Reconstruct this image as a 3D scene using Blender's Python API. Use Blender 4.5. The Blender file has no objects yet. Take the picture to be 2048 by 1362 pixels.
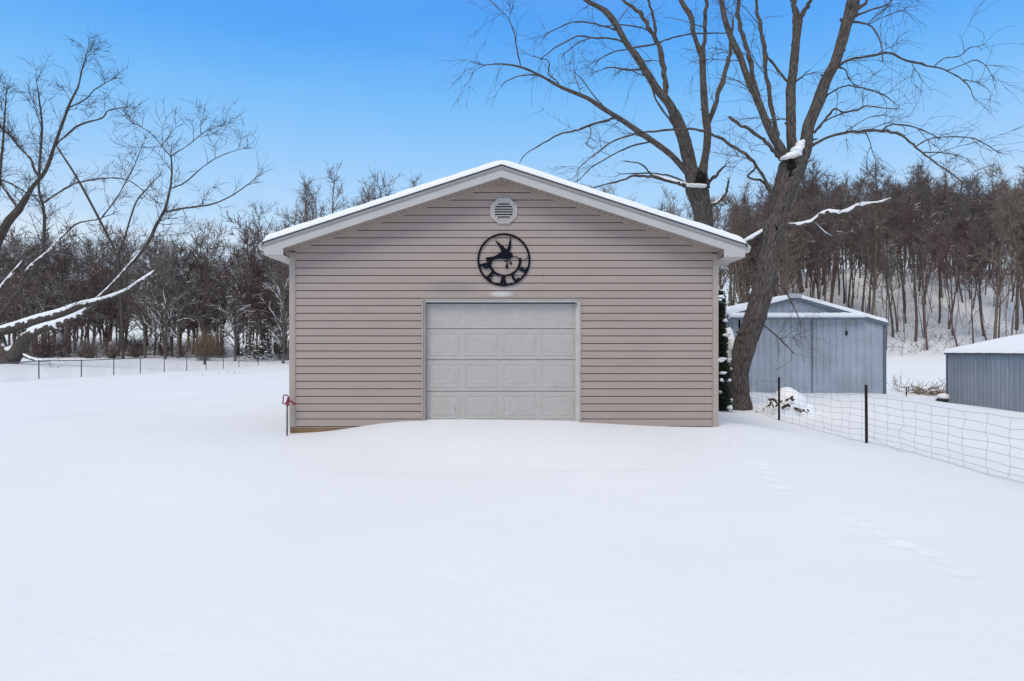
import bpy, math, random
import numpy as np
from mathutils import noise as mnoise, Vector

sc = bpy.context.scene
C = sc.collection
RS = np.random.RandomState
R = math.radians

# ------------------------------------------------------------------ camera, sky, sun, exposure
CAM_Z = 1.6
F = 2048 * 24 / 36.0           # focal length in photo pixels
HZ = 700                       # photo row of the horizon

def at(px, py, Y):
    """the place, Y metres ahead, that the photograph shows at (px, py)"""
    return np.array([(px - 1024) * Y / F, Y, CAM_Z + (HZ - py) * Y / F])

cam_d = bpy.data.cameras.new('camera')
cam = bpy.data.objects.new('camera', cam_d)
C.objects.link(cam)
cam.location = (0, 0, CAM_Z)
cam.rotation_euler = (R(90), 0, 0)
cam_d.lens = 24; cam_d.sensor_width = 36; cam_d.sensor_fit = 'HORIZONTAL'
cam_d.shift_y = (HZ - 681) / 2048.0
cam_d.clip_start = 0.05; cam_d.clip_end = 5000
sc.camera = cam

SUN_EL, SUN_AZ = 52, 205       # azimuth clockwise from +Y (north): behind the camera, to its left
w = bpy.data.worlds.new('World'); sc.world = w
w.use_nodes = True
nt = w.node_tree; nt.nodes.clear()
def N(t, **k):
    n = nt.nodes.new(t)
    for a, b in k.items(): setattr(n, a, b)
    return n
def build_world():
    L = nt.links.new
    out = N('ShaderNodeOutputWorld'); bg = N('ShaderNodeBackground')
    bg.inputs['Strength'].default_value = 0.1
    L(bg.outputs[0], out.inputs[0])
    sky = N('ShaderNodeTexSky', sky_type='NISHITA', sun_disc=False)
    sky.sun_elevation = R(SUN_EL); sky.sun_rotation = R(SUN_AZ)
    sky.dust_density = 1.0; sky.ozone_density = 2.0
    tc = N('ShaderNodeTexCoord'); sep = N('ShaderNodeSeparateXYZ')
    L(tc.outputs['Generated'], sep.inputs[0])
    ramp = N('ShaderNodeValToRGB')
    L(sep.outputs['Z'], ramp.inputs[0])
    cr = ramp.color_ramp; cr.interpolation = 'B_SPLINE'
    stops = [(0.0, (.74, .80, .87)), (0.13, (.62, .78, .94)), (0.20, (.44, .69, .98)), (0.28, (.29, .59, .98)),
             (0.345, (.17, .51, .97)), (0.41, (.085, .38, .95)), (0.48, (.065, .34, .93)), (0.62, (.58, .64, .72)), (1.0, (.86, .84, .82))]  # top stops: pale veil added above the view to whiten light on the snow
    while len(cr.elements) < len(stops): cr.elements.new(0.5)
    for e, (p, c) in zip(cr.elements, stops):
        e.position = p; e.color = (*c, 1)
    # thin high cloud: streaks low in the sky, almost none overhead
    mp = N('ShaderNodeMapping'); mp.inputs['Scale'].default_value = (1.6, 1.6, 7.0)
    L(tc.outputs['Generated'], mp.inputs[0])
    no = N('ShaderNodeTexNoise'); no.inputs['Scale'].default_value = 2.2; no.inputs['Detail'].default_value = 6
    no.inputs['Roughness'].default_value = .55
    L(mp.outputs[0], no.inputs['Vector'])
    r2 = N('ShaderNodeMapRange'); r2.inputs[1].default_value = .42; r2.inputs[2].default_value = .72
    L(no.outputs['Fac'], r2.inputs[0])
    low = N('ShaderNodeMapRange'); low.inputs[1].default_value = .10; low.inputs[2].default_value = .24
    low.inputs[3].default_value = .75; low.inputs[4].default_value = .03
    L(sep.outputs['Z'], low.inputs[0])
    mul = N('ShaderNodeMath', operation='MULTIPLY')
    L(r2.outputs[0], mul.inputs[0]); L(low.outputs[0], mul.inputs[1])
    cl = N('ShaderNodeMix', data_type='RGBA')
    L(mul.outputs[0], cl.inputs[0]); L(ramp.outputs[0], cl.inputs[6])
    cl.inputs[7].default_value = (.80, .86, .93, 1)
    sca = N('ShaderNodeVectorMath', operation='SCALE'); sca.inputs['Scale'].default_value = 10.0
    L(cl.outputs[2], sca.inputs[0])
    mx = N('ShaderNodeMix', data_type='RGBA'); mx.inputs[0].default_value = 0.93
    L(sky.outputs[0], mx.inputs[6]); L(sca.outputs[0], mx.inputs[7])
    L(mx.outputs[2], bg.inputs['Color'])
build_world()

sun_d = bpy.data.lights.new('sun', 'SUN')
sun_d.energy = 1.5; sun_d.angle = R(30); sun_d.color = (1.0, .90, .765)
sun = bpy.data.objects.new('sun', sun_d); C.objects.link(sun)
sdir = Vector((math.sin(R(SUN_AZ)) * math.cos(R(SUN_EL)), math.cos(R(SUN_AZ)) * math.cos(R(SUN_EL)), math.sin(R(SUN_EL))))
sun.rotation_euler = sdir.to_track_quat('Z', 'Y').to_euler()
sun.location = (0, 0, 30)
vs = sc.view_settings
vs.view_transform = 'Standard'; vs.look = 'None'; vs.gamma = 1; vs.use_curve_mapping = False
vs.exposure = 0.04
sc.cycles.max_bounces = 6

# ------------------------------------------------------------------ helpers
def tag(o, label=None, cat=None, group=None, kind=None):
    if label: o['label'] = label
    if cat: o['category'] = cat
    if group: o['group'] = group
    if kind: o['kind'] = kind
    return o

def empty(name, loc=(0, 0, 0), label=None, cat=None, group=None, parent=None):
    o = bpy.data.objects.new(name, None); C.objects.link(o)
    o.location = loc; o.empty_display_size = .2
    if parent: o.parent = parent
    return tag(o, label, cat, group)

class MB:
    """collects shapes (world coordinates) and links them as ONE mesh object"""
    def __init__(s): s.v = []; s.q = []; s.t = []; s.ng = []; s.a = []; s.mq = []; s.n = 0; s.tm = []
    def add(s, V, Q=None, T=None, attr=None, m=0, NG=None):
        V = np.asarray(V, dtype=float).reshape(-1, 3)
        s.v.append(V); s.a.append(np.asarray(attr).reshape(-1, 3) if attr is not None else V)
        if Q is not None and len(Q):
            Q = np.asarray(Q, dtype=np.int64); s.q.append(Q + s.n); s.mq.append(np.full(len(Q), m))
        if T is not None and len(T):
            T = np.asarray(T, dtype=np.int64); s.t.append(T + s.n); s.tm.append(np.full(len(T), m))
        if NG is not None:
            for g in NG: s.ng.append([i + s.n for i in g])
        s.n += len(V)
    def box(s, x0, x1, y0, y1, z0, z1, m=0):
        V = [(x, y, z) for x in (x0, x1) for y in (y0, y1) for z in (z0, z1)]
        s.add(V, [(0, 1, 3, 2), (4, 6, 7, 5), (0, 4, 5, 1), (2, 3, 7, 6), (0, 2, 6, 4), (1, 5, 7, 3)], m=m)
    def hexa(s, P, m=0):
        """8 corners: bottom ring of 4 then top ring of 4"""
        s.add(P, [(3, 2, 1, 0), (4, 5, 6, 7), (0, 1, 5, 4), (1, 2, 6, 5), (2, 3, 7, 6), (3, 0, 4, 7)], m=m)
    def prism(s, poly, y0, y1, m=0):
        """polygon of (x, z) extruded from y0 (front) to y1 (back)"""
        n = len(poly)
        V = [(x, y0, z) for x, z in poly] + [(x, y1, z) for x, z in poly]
        s.add(V, [(i, i + n, (i + 1) % n + n, (i + 1) % n) for i in range(n)], NG=[list(range(n)), list(range(2 * n - 1, n - 1, -1))], m=m)
    def tubes(s, P, Rad, n=3, m=0, cap=True, relief=0, flat=1.0):
        """P (M,K,3) centre lines, Rad (M,K) radii"""
        P = np.asarray(P, dtype=float)
        if P.ndim == 2: P = P[None]
        M, K, _ = P.shape
        Rad = np.broadcast_to(np.asarray(Rad, dtype=float), (M, K))
        T = np.empty_like(P)
        T[:, 1:-1] = P[:, 2:] - P[:, :-2]; T[:, 0] = P[:, 1] - P[:, 0]; T[:, -1] = P[:, -1] - P[:, -2]
        T /= np.linalg.norm(T, axis=2, keepdims=True) + 1e-12
        mean = P[:, -1] - P[:, 0]
        ref = np.zeros((M, 3)); ref[np.arange(M), np.argmin(np.abs(mean), axis=1)] = 1
        A = np.cross(T, ref[:, None, :]); A /= np.linalg.norm(A, axis=2, keepdims=True) + 1e-12
        B = np.cross(T, A)
        ang = np.arange(n) * 2 * np.pi / n
        ca, sa = np.cos(ang), np.sin(ang)
        seg = np.linalg.norm(np.diff(P, axis=1), axis=2)
        ln = np.concatenate([np.zeros((M, 1)), np.cumsum(seg, axis=1)], axis=1)
        off = np.arange(M)[:, None] * 3.7
        at_ = np.empty((M, K, n, 3))
        at_[..., 0] = Rad[:, :, None] * ca + off[:, :, None]; at_[..., 1] = Rad[:, :, None] * sa
        at_[..., 2] = (ln + off)[:, :, None] * .22
        rr = np.repeat(Rad[:, :, None], n, axis=2).copy()
        if relief:
            for j in range(K):
                for i in range(n):
                    a = at_[0, j, i]
                    h = mnoise.noise(Vector((a[0] * 16, a[1] * 16, a[2] * 9))) + .5 * mnoise.noise(Vector((a[0] * 34, a[1] * 34, a[2] * 24)))
                    g = mnoise.noise(Vector((a[0] * 3.5, a[1] * 3.5, a[2] * 6)))
                    rr[0, j, i] *= 1 + relief * (h + 1.3 * g)
        V = P[:, :, None, :] + rr[..., None] * (A[:, :, None, :] * ca[None, None, :, None] + B[:, :, None, :] * sa[None, None, :, None])
        idx = np.arange(M * K * n).reshape(M, K, n)
        a = idx[:, :-1, :]; b = np.roll(a, -1, axis=2); c = idx[:, 1:, :]; d = np.roll(c, -1, axis=2)
        Q = np.stack([a, b, d, c], axis=-1).reshape(-1, 4)
        NG = None
        if cap and n > 4: NG = [list(idx[k, -1]) for k in range(M)] + [list(idx[k, 0][::-1]) for k in range(M)]
        s.add(V.reshape(-1, 3), Q, attr=at_.reshape(-1, 3), m=m, NG=NG)
    def build(s, name, mats, parent=None, smooth=False, origin=None):
        me = bpy.data.meshes.new(name)
        V = np.concatenate(s.v); A = np.concatenate(s.a)
        if origin is not None: V = V - np.asarray(origin)
        elif parent is not None: V = V - np.array(world_loc(parent))
        Q = np.concatenate(s.q) if s.q else np.zeros((0, 4), int)
        T = np.concatenate(s.t) if s.t else np.zeros((0, 3), int)
        mq = np.concatenate((s.mq or [np.zeros(0, int)]) + (s.tm or []))
        ngl = [len(g) for g in s.ng]
        loops = np.concatenate([Q.ravel(), T.ravel(), np.array([i for g in s.ng for i in g], int)])
        tot = np.concatenate([np.full(len(Q), 4), np.full(len(T), 3), np.array(ngl, int)]).astype(int)
        st = np.concatenate([[0], np.cumsum(tot)[:-1]]) if len(tot) else np.zeros(0, int)
        me.vertices.add(len(V)); me.vertices.foreach_set('co', V.ravel())
        me.loops.add(len(loops)); me.loops.foreach_set('vertex_index', loops.astype(np.int32))
        me.polygons.add(len(tot)); me.polygons.foreach_set('loop_start', st.astype(np.int32)); me.polygons.foreach_set('loop_total', tot.astype(np.int32))
        if not isinstance(mats, (list, tuple)): mats = [mats]
        for m in mats: me.materials.append(m)
        mi = np.zeros(len(tot), np.int32); mi[:len(mq)] = mq
        me.polygons.foreach_set('material_index', mi)
        me.polygons.foreach_set('use_smooth', np.full(len(tot), bool(smooth)))
        at_ = me.attributes.new('bark', 'FLOAT_VECTOR', 'POINT'); at_.data.foreach_set('vector', A.astype(np.float32).ravel())
        me.update(calc_edges=True)
        o = bpy.data.objects.new(name, me); C.objects.link(o)
        if origin is not None and parent is None: o.location = origin
        if parent is not None: o.parent = parent
        return o

def world_loc(o):
    p = np.array(o.location)
    while o.parent: o = o.parent; p = p + np.array(o.location)
    return p

def link_copy(o, parent=None):
    c = o.copy(); C.objects.link(c)
    if parent: c.parent = parent
    for ch in list(o.children): link_copy(ch, c)
    return c

# ------------------------------------------------------------------ materials
def mat(name, col, rough=.7, n1=None, bump=None, coord='Object', spec=.3, metal=0, col2=None, rnd=None, snow=None, patches=None, dust=None):
    """n1=(scale, amount, stretch) colour variation; bump=(scale, strength, distance, stretch)"""
    m = bpy.data.materials.new(name); m.use_nodes = True
    t = m.node_tree; L = t.links.new
    b = t.nodes['Principled BSDF']
    b.inputs['Roughness'].default_value = rough; b.inputs['Metallic'].default_value = metal
    b.inputs['Specular IOR Level'].default_value = spec
    new = t.nodes.new
    if coord == 'bark':
        at_ = new('ShaderNodeAttribute'); at_.attribute_name = 'bark'; vec = at_.outputs['Vector']
    elif coord == 'World':
        g = new('ShaderNodeNewGeometry'); vec = g.outputs['Position']
    else:
        tc = new('ShaderNodeTexCoord'); vec = tc.outputs['Object']
    def noise(scale, stretch, detail=5, rough=.6):
        v = vec
        if stretch:
            mp = new('ShaderNodeMapping'); mp.inputs['Scale'].default_value = stretch; L(vec, mp.inputs[0]); v = mp.outputs[0]
        n = new('ShaderNodeTexNoise'); n.inputs['Scale'].default_value = scale; n.inputs['Detail'].default_value = detail
        n.inputs['Roughness'].default_value = rough
        L(v, n.inputs['Vector']); return n.outputs['Fac']
    def mixc(fac, a, bcol):
        x = new('ShaderNodeMix'); x.data_type = 'RGBA'
        if isinstance(fac, (int, float)): x.inputs[0].default_value = fac
        else: L(fac, x.inputs[0])
        for i, c in ((6, a), (7, bcol)):
            if isinstance(c, tuple): x.inputs[i].default_value = (*c[:3], 1)
            else: L(c, x.inputs[i])
        return x.outputs[2]
    def mr(v, a, bb, c=0., d=1.):
        x = new('ShaderNodeMapRange'); L(v, x.inputs[0])
        for i, k in enumerate((a, bb, c, d)): x.inputs[i + 1].default_value = k
        return x.outputs[0]
    cur = col
    if n1:
        dark = tuple(c * (1 - n1[1]) for c in col) if col2 is None else col2
        light = tuple(min(1, c * (1 + n1[1] * .7)) for c in col) if col2 is None else col
        cur = mixc(mr(noise(n1[0], n1[2] if len(n1) > 2 else None), .3, .7), dark, light)
        if len(n1) > 3:
            cur2 = mixc(mr(noise(n1[3], None, 3), .35, .65), tuple(.80 for _ in range(3)), (1., 1., 1.))
            x = new('ShaderNodeMix'); x.data_type = 'RGBA'; x.blend_type = 'MULTIPLY'; x.inputs[0].default_value = 1
            L(cur, x.inputs[6]); L(cur2, x.inputs[7]); cur = x.outputs[2]
    if rnd:
        oi = new('ShaderNodeObjectInfo')
        f = mr(oi.outputs['Random'], .55, .75, 0, 1)
        cur = mixc(f, cur, rnd)
    if patches:
        for (cx, cz, rx, rz, pc, amt) in patches:
            mp = new('ShaderNodeMapping'); mp.inputs['Location'].default_value = (-cx / rx, 0, -cz / rz)
            mp.inputs['Scale'].default_value = (1 / rx, 0, 1 / rz); 
            L(vec, mp.inputs[0])
            ln = new('ShaderNodeVectorMath'); ln.operation = 'LENGTH'; L(mp.outputs[0], ln.inputs[0])
            f = mr(ln.outputs['Value'], .55, 1.15, amt, 0)
            cur = mixc(f, cur, pc)
    if snow:
        g2 = new('ShaderNodeNewGeometry'); sp = new('ShaderNodeSeparateXYZ'); L(g2.outputs['Normal'], sp.inputs[0])
        ad = new('ShaderNodeMath'); ad.operation = 'ADD'
        nz = new('ShaderNodeTexNoise'); nz.inputs['Scale'].default_value = snow[1]; L(g2.outputs['Position'], nz.inputs['Vector'])
        L(sp.outputs['Z'], ad.inputs[0]); L(mr(nz.outputs['Fac'], .3, .7, -.35, .35), ad.inputs[1])
        cur = mixc(mr(ad.outputs[0], snow[0], snow[0] + .08), cur, (.82, .84, .88))
    if isinstance(cur, tuple): b.inputs['Base Color'].default_value = (*cur, 1)
    else: L(cur, b.inputs['Base Color'])
    if bump:
        bp = new('ShaderNodeBump'); bp.inputs['Strength'].default_value = bump[1]; bp.inputs['Distance'].default_value = bump[2]
        L(noise(bump[0], bump[3] if len(bump) > 3 else None, 6, .65), bp.inputs['Height']); L(bp.outputs[0], b.inputs['Normal'])
    return m

M = {}
M['snow'] = mat('snow', (.85, .86, .88), .6, n1=(.35, .03), bump=(6, .3, .03), coord='World', spec=.2)
M['snow_clump'] = mat('snow_clump', (.88, .885, .90), .6, bump=(25, .3, .01), coord='World', spec=.2)
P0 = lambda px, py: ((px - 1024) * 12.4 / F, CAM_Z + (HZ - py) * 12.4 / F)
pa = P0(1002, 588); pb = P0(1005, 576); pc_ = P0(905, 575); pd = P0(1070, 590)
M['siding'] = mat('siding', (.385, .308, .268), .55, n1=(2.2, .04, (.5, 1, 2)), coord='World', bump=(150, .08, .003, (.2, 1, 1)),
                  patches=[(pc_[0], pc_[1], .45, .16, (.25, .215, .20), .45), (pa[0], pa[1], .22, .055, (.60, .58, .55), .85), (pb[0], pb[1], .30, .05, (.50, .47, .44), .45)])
M['shade_backing'] = mat('shade_backing', (.03, .025, .022), .9)  # sheathing, near-black: puts the shadow line under each lap into the colour
M['siding_trim'] = mat('siding_trim', (.41, .345, .297), .5, n1=(3, .08), coord='World')
M['fascia'] = mat('fascia', (.49, .465, .44), .5, n1=(1.5, .06), coord='World')
M['drip'] = mat('drip', (.30, .285, .275), .5, n1=(2, .1), coord='World')
M['soffit'] = mat('soffit', (.34, .30, .275), .6, n1=(4, .12), coord='World')
M['shingle'] = mat('shingle', (.05, .045, .045), .9, n1=(40, .3))
M['door'] = mat('door', (.485, .452, .412), .5, n1=(9, .07, (1, 1, 1.3)), coord='World', bump=(90, .05, .001), col2=(.435, .40, .367))
M['door_dirt'] = mat('door_dirt', (.10, .09, .085), .8)
M['jamb'] = mat('jamb', (.40, .36, .33), .5, n1=(8, .15, (1, 1, .2)), coord='World')
M['jamb_white'] = mat('jamb_white', (.58, .56, .53), .5, n1=(6, .12), coord='World')
M['dark_gap'] = mat('dark_gap', (.03, .03, .03), .9)
M['plywood'] = mat('plywood', (.26, .165, .09), .8, n1=(6, .35, (.4, 1, 3)), coord='World')
M['vent'] = mat('vent', (.52, .49, .45), .5, n1=(12, .1))
M['iron'] = mat('iron', (.006, .007, .014), .8, n1=(30, .3), spec=.12)
M['red_paint'] = mat('red_paint', (.22, .018, .045), .4, n1=(30, .4), spec=.5)
M['galv'] = mat('galv', (.16, .17, .18), .45, n1=(20, .3), metal=.5)
M['bark'] = mat('bark', (.20, .165, .142), .95, n1=(30, .6, None), col2=(.018, .015, .013), coord='bark', bump=(30, 1.0, .06))
M['bark_dark'] = mat('bark_dark', (.085, .065, .055), .95, n1=(22, .6, None), col2=(.03, .023, .02), coord='bark', bump=(26, .8, .03))
M['twig'] = mat('twig', (.075, .055, .045), .9)
M['twig_far'] = mat('twig_far', (.060, .048, .042), .9)
M['limb_far'] = mat('limb_far', (.10, .082, .070), .95, n1=(14, .6), coord='bark', snow=(.80, 1.3), bump=(20, 1, .08))
M['hollow'] = mat('hollow', (.012, .010, .009), 1.0, n1=(20, .4))
M['wood_bark'] = mat('wood_bark', (.125, .105, .092), .95, n1=(5, .5), coord='bark', snow=(.84, .8), rnd=(.15, .095, .088))
M['wood_twig'] = mat('wood_twig', (.165, .140, .122), .95, rnd=(.135, .085, .078), snow=(.88, .5))
M['left_bark'] = mat('left_bark', (.165, .140, .120), .95, n1=(5, .45), coord='bark', snow=(.70, .8), rnd=(.10, .062, .056))
M['left_twig'] = mat('left_twig', (.175, .148, .128), .95, rnd=(.105, .065, .06), snow=(.80, .5))
M['tan_bark'] = mat('tan_bark', (.17, .13, .10), .95, n1=(5, .4), coord='bark', snow=(.72, .8))
M['tan_twig'] = mat('tan_twig', (.21, .165, .125), .95, rnd=(.13, .10, .08))
M['oak_leaf'] = mat('oak_leaf', (.20, .12, .08), .9, n1=(3, .4))
M['brush'] = mat('brush', (.15, .115, .095), .95, rnd=(.13, .085, .075), snow=(.85, .8))
M['evergreen'] = mat('evergreen', (.022, .032, .018), .8, n1=(4, .4), coord='World')
M['evergreen_snow'] = M['snow_clump']
M['rust_leaf'] = mat('rust_leaf', (.035, .025, .02), .7, n1=(10, .4))
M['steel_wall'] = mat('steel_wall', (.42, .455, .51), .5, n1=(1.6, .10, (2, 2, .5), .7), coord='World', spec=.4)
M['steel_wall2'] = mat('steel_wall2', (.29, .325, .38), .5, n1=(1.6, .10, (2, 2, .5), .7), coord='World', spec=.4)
M['steel_trim'] = mat('steel_trim', (.13, .155, .20), .5, n1=(3, .15), coord='World')
M['plate'] = mat('plate', (.55, .55, .55), .5, n1=(25, .3), col2=(.38, .38, .40))
M['tpost'] = mat('tpost', (.014, .013, .013), .7, n1=(20, .4))
M['wire'] = mat('wire', (.11, .105, .11), .5, metal=.3)
M['galv_post'] = mat('galv_post', (.10, .105, .115), .6, n1=(10, .3))
M['mesh_wire'] = mat('mesh_wire', (.38, .40, .43), .6)
M['rubble'] = mat('rubble', (.04, .037, .035), .9, n1=(10, .4))
M['weed'] = mat('weed', (.20, .145, .10), .9)

# ------------------------------------------------------------------ ground
ctrl = [(0,1,0),(-4,1,0),(4,1,0),(0,3.5,0),(-5,3.5,-.02),(5,3.5,-.06),(0,6,.02),(-5,6,-.02),(4.5,6,-.06),(6.65,7,-.15),(6.65,9,-.14),(9,8,-.22),(0,9,.08),(-3,9,.04),
  (3,9,.05),(-1.6,12.2,.30),(0,12.25,.31),(1.1,12.2,.30),(-2.4,12.25,.25),(-3.2,12.3,.14),(-4.1,12.3,.095),(-5,12.3,.10),(2.3,12.25,.24),(3.75,12.3,.20),(4.6,12.6,.16),
  (0,11,.235),(1.9,10.6,.15),(-1.9,10.6,.15),(5.3,13,.0),(-7,12,.07),(-6,16,.06),(-12,20,.0),(-9,9,.02),(4.5,15.5,.08),(5.5,17.5,.01),(6.65,12.8,-.15),(6.65,16,-.16),(6.65,17.5,-.14),(6.4,19.5,.0),
  (7.6,23.2,.16),(13,23.8,.05),(10,23.4,.12),(9.5,19,.0),(10,14,-.2),(15,16,-.35),(17,23,-.46),(17,27,-.46),(21,24,-.5),(14.5,30,-.2),(18,33,-.2),(20,45,.35),(24,62,.85),(5,40,.2),(10,60,.7),
  (-24.3,33,.04),(-24.3,42,.04),(-24.3,50,.04),(-24.3,58,.05),(-12,40,.05),(-37,50,.60),(-45,50,.7),(-30,34,.15),(-20,66,.3),(-5,62,.4),(-40,70,.7),(-20,76,.7),(-60,76,.8),(35,70,.95),(55,70,1.1),
  (-15,5,-.05),(-20,12,0),(14,5,-.3),(25,10,-.5),(30,30,-.3),(-40,25,.1),(0,76,.8),(20,76,.95)]
cp = np.array(ctrl, float)
def phi(r2): return np.sqrt(r2 + 1.0)
_d = ((cp[:, None, :2] - cp[None, :, :2]) ** 2).sum(-1)
_A = np.zeros((len(cp) + 1,) * 2); _A[:-1, :-1] = phi(_d); _A[-1, :-1] = 1; _A[:-1, -1] = 1
_w = np.linalg.solve(_A, np.append(cp[:, 2], 0))
def sstep(x): x = np.clip(x, 0, 1); return x * x * (3 - 2 * x)
tracks = []
_rt = RS(5)
for (p0, p1, n) in (((1450, 868), (1560, 985), 15), ((1690, 1040), (1925, 1145), 12), ((1452, 868), (1440, 905), 3)):
    for i in range(n):
        t = i / (n - 1)
        px = p0[0] + (p1[0] - p0[0]) * t + _rt.normal(0, 3); py = p0[1] + (p1[1] - p0[1]) * t + _rt.normal(0, 2)
        gz = .1 if py < 930 else -.03
        Y = (CAM_Z - gz) * F / (py - HZ); tracks.append(((px - 1024) * Y / F, Y, _rt.uniform(.07, .12)))
def ground_h(X, Y, fine=True):
    X = np.asarray(X, float); Y = np.asarray(Y, float); sh = X.shape
    x = X.ravel(); y = Y.ravel()
    z = np.full(x.shape, _w[-1])
    xc = np.clip(x, -70, 60); yc = np.clip(y, 0, 78)
    for k in range(len(cp)):
        z += _w[k] * phi((xc - cp[k, 0]) ** 2 + (yc - cp[k, 1]) ** 2)
    ridge = 14.6 * sstep((x / np.maximum(y, 1) - .16) / .30) + 2.6 * sstep((-.28 - x / np.maximum(y, 1)) / .2)
    z = z + ridge * sstep((y - 74) / 48.) ** .85
    z = z + .5 * np.sin(x * .11 + 1) * np.sin(y * .13) * sstep((y - 80) / 20)
    # wind-laid undulations
    z = z + .026 * np.sin(x * .9 + .6 * np.sin(y * .5)) * np.sin(y * .7 + 1.3) * np.clip(y / 6, 0, 1) * (y < 70)
    if fine:
        for (tx, ty, tr) in tracks:
            d2 = ((x - tx) ** 2 + ((y - ty) * .8) ** 2) / tr ** 2
            z = z - .020 * np.exp(-d2 * 2.2) + .005 * np.exp(-(d2 - 1.6) ** 2)
        # soft edge of the buried drive
        z = z - .040 * sstep((x + 2.6) / 1.2) * sstep((2.2 - x) / 1.0) * sstep((y - 8.6) / .25) * sstep((10.6 - y) / 1.8)
        # wind scoop round the hydrant and the tree foot
        z = z - .02 * np.exp(-((x + 4.03) ** 2 + (y - 12.2) ** 2) / .03) - .06 * np.exp(-((x - 6.35) ** 2 + (y - 19.3) ** 2) / .5)
    return z.reshape(sh)
def gz(x, y): return float(ground_h(np.array([x]), np.array([y]), False)[0])

def axis(fine0, fine1, step, lo, hi, grow=1.09):
    a = list(np.arange(fine0, fine1, step)); s = step; v = a[-1]
    while v < hi: s *= grow; v += s; a.append(v)
    s = step; v = a[0]; b = []
    while v > lo: s *= grow; v -= s; b.append(v)
    return np.array(b[::-1] + a)
xs = axis(-7, 8.5, .055, -700, 700, 1.07); ys = axis(2.5, 14.5, .055, -60, 900, 1.035)
GX, GY = np.meshgrid(xs, ys)
GZ = ground_h(GX, GY)
g = MB()
nx, ny = len(xs), len(ys)
ii = np.arange(nx * ny).reshape(ny, nx)
g.add(np.stack([GX, GY, GZ], -1).reshape(-1, 3), np.stack([ii[:-1, :-1], ii[:-1, 1:], ii[1:, 1:], ii[1:, :-1]], -1).reshape(-1, 4))
tag(g.build('snow_ground', M['snow'], smooth=True), 'smooth untrodden snow covering the yard, field and hillside', kind='structure')

# ------------------------------------------------------------------ garage
YW = 12.4; YF = 12.0; YB = 21.4
XL, XR, XP = -4.03, 3.735, -.185
ZP = 4.851; SL = .325
XEL, XER = XP - 4.18, XP + 4.29
top = lambda x: ZP - SL * abs(x - XP)
sof = lambda x: top(x) - .205                 # underside of the rake, where the wall stops
garage = empty('garage', (XP, YW, .2), 'beige vinyl-sided garage with snow on its low gable roof and a grey panel door', 'garage')
DX0, DX1, DZ1 = (848 - 1024) * YW / F, (1158 - 1024) * YW / F, CAM_Z + (HZ - 603) * YW / F
ZB = CAM_Z + (HZ - 853.5) * YW / F            # bottom edge of the siding
CO = .1369
b = MB()      # the sheathing behind the siding
b.prism([(XL + .02, -.3), (DX0 - .03, -.3), (DX0 - .03, DZ1 + .03), (DX1 + .03, DZ1 + .03), (DX1 + .03, -.3), (XR - .02, -.3), (XR - .02, sof(XR)), (XP, sof(XP)), (XL + .02, sof(XL))], YW, YW + .1)
b.box(XL + .02, XL + .12, YW + .1, YB, -.3, sof(XL) - .01); b.box(XR - .12, XR - .02, YW + .1, YB, -.3, sof(XR) - .01)
b.prism([(XL + .02, -.3), (XR - .02, -.3), (XR - .02, sof(XR)), (XP, sof(XP)), (XL + .02, sof(XL))], YB, YB + .1)
b.build('wall', M['shade_backing'], garage)

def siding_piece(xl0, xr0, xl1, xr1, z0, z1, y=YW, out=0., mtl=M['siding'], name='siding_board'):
    """clapboard course: lip proud at the bottom, tucked in at the top"""
    lip = .026 + out; m = MB()
    def f(t):
        w_ = max((sof(XP) - .006 - (z0 + (z1 - z0) * t)) / SL, .001)
        return max(xl0, XP - w_), max(min(xr0, XP + w_), max(xl0, XP - w_) + .001)
    rows = [(.10, -.002, .10), (.10, -lip, .10), (.3, -lip + .0018, .3), (.5, -lip + .003, .5), (.75, -lip + .006, .75), (1., -lip + .009, 1.)]
    V = []
    for t, yo, zt in rows:
        a, c = f(t); z = z0 + (z1 - z0) * zt
        V += [(a, y + yo, z), (c, y + yo, z)]
    m.add(V, [(2 * i, 2 * i + 1, 2 * i + 3, 2 * i + 2) for i in range(5)], NG=[[0, 2, 4, 6, 8, 10], [1, 11, 9, 7, 5, 3]])
    return m.build(name, mtl, garage)
rb = RS(11)
zs_ = ZB; k = 0
xin0, xin1 = XL + .10, XR - .095
apex = sof(XP) - .012
while zs_ < apex - .01:
    z0, z1 = zs_, min(zs_ + CO, apex)
    def lim(z):
        w_ = (apex - z) / SL
        return max(xin0, XP - w_), min(xin1, XP + w_)
    a0, c0 = lim(z0); a1, c1 = lim(z1)
    spans = [(a0, c0, a1, c1)]
    if z0 < DZ1 - .02: spans = [(a0, DX0 - .035, a1, DX0 - .035), (DX1 + .035, c0, DX1 + .035, c1)]
    for (p, q, r_, s_) in spans:
        if q - p < .02: continue
        seams = []
        if q - p > 5.2 and k % 2: seams = [p + (q - p) * (.30 if k % 3 == 0 else (.62 if k % 3 == 1 else .46)) + rb.uniform(-.2, .2)]
        if abs(zs_ + CO / 2 - P0(0, 590)[1]) < CO / 2: seams = [P0(1012, 0)[0]]
        if abs(zs_ + CO / 2 - P0(0, 572)[1]) < CO / 2: seams = [P0(846, 0)[0]]
        xs0 = p; xs1 = r_
        for sx in seams:
            siding_piece(xs0, sx - .0012, xs1, sx - .0012, z0, z1); xs0 = xs1 = sx + .0012
            siding_piece(xs0, q, xs1, s_, z0, z1, out=.0012); xs0 = None
        if xs0 is not None: siding_piece(xs0, q, xs1, s_, z0, z1)
    zs_ += CO; k += 1
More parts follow.
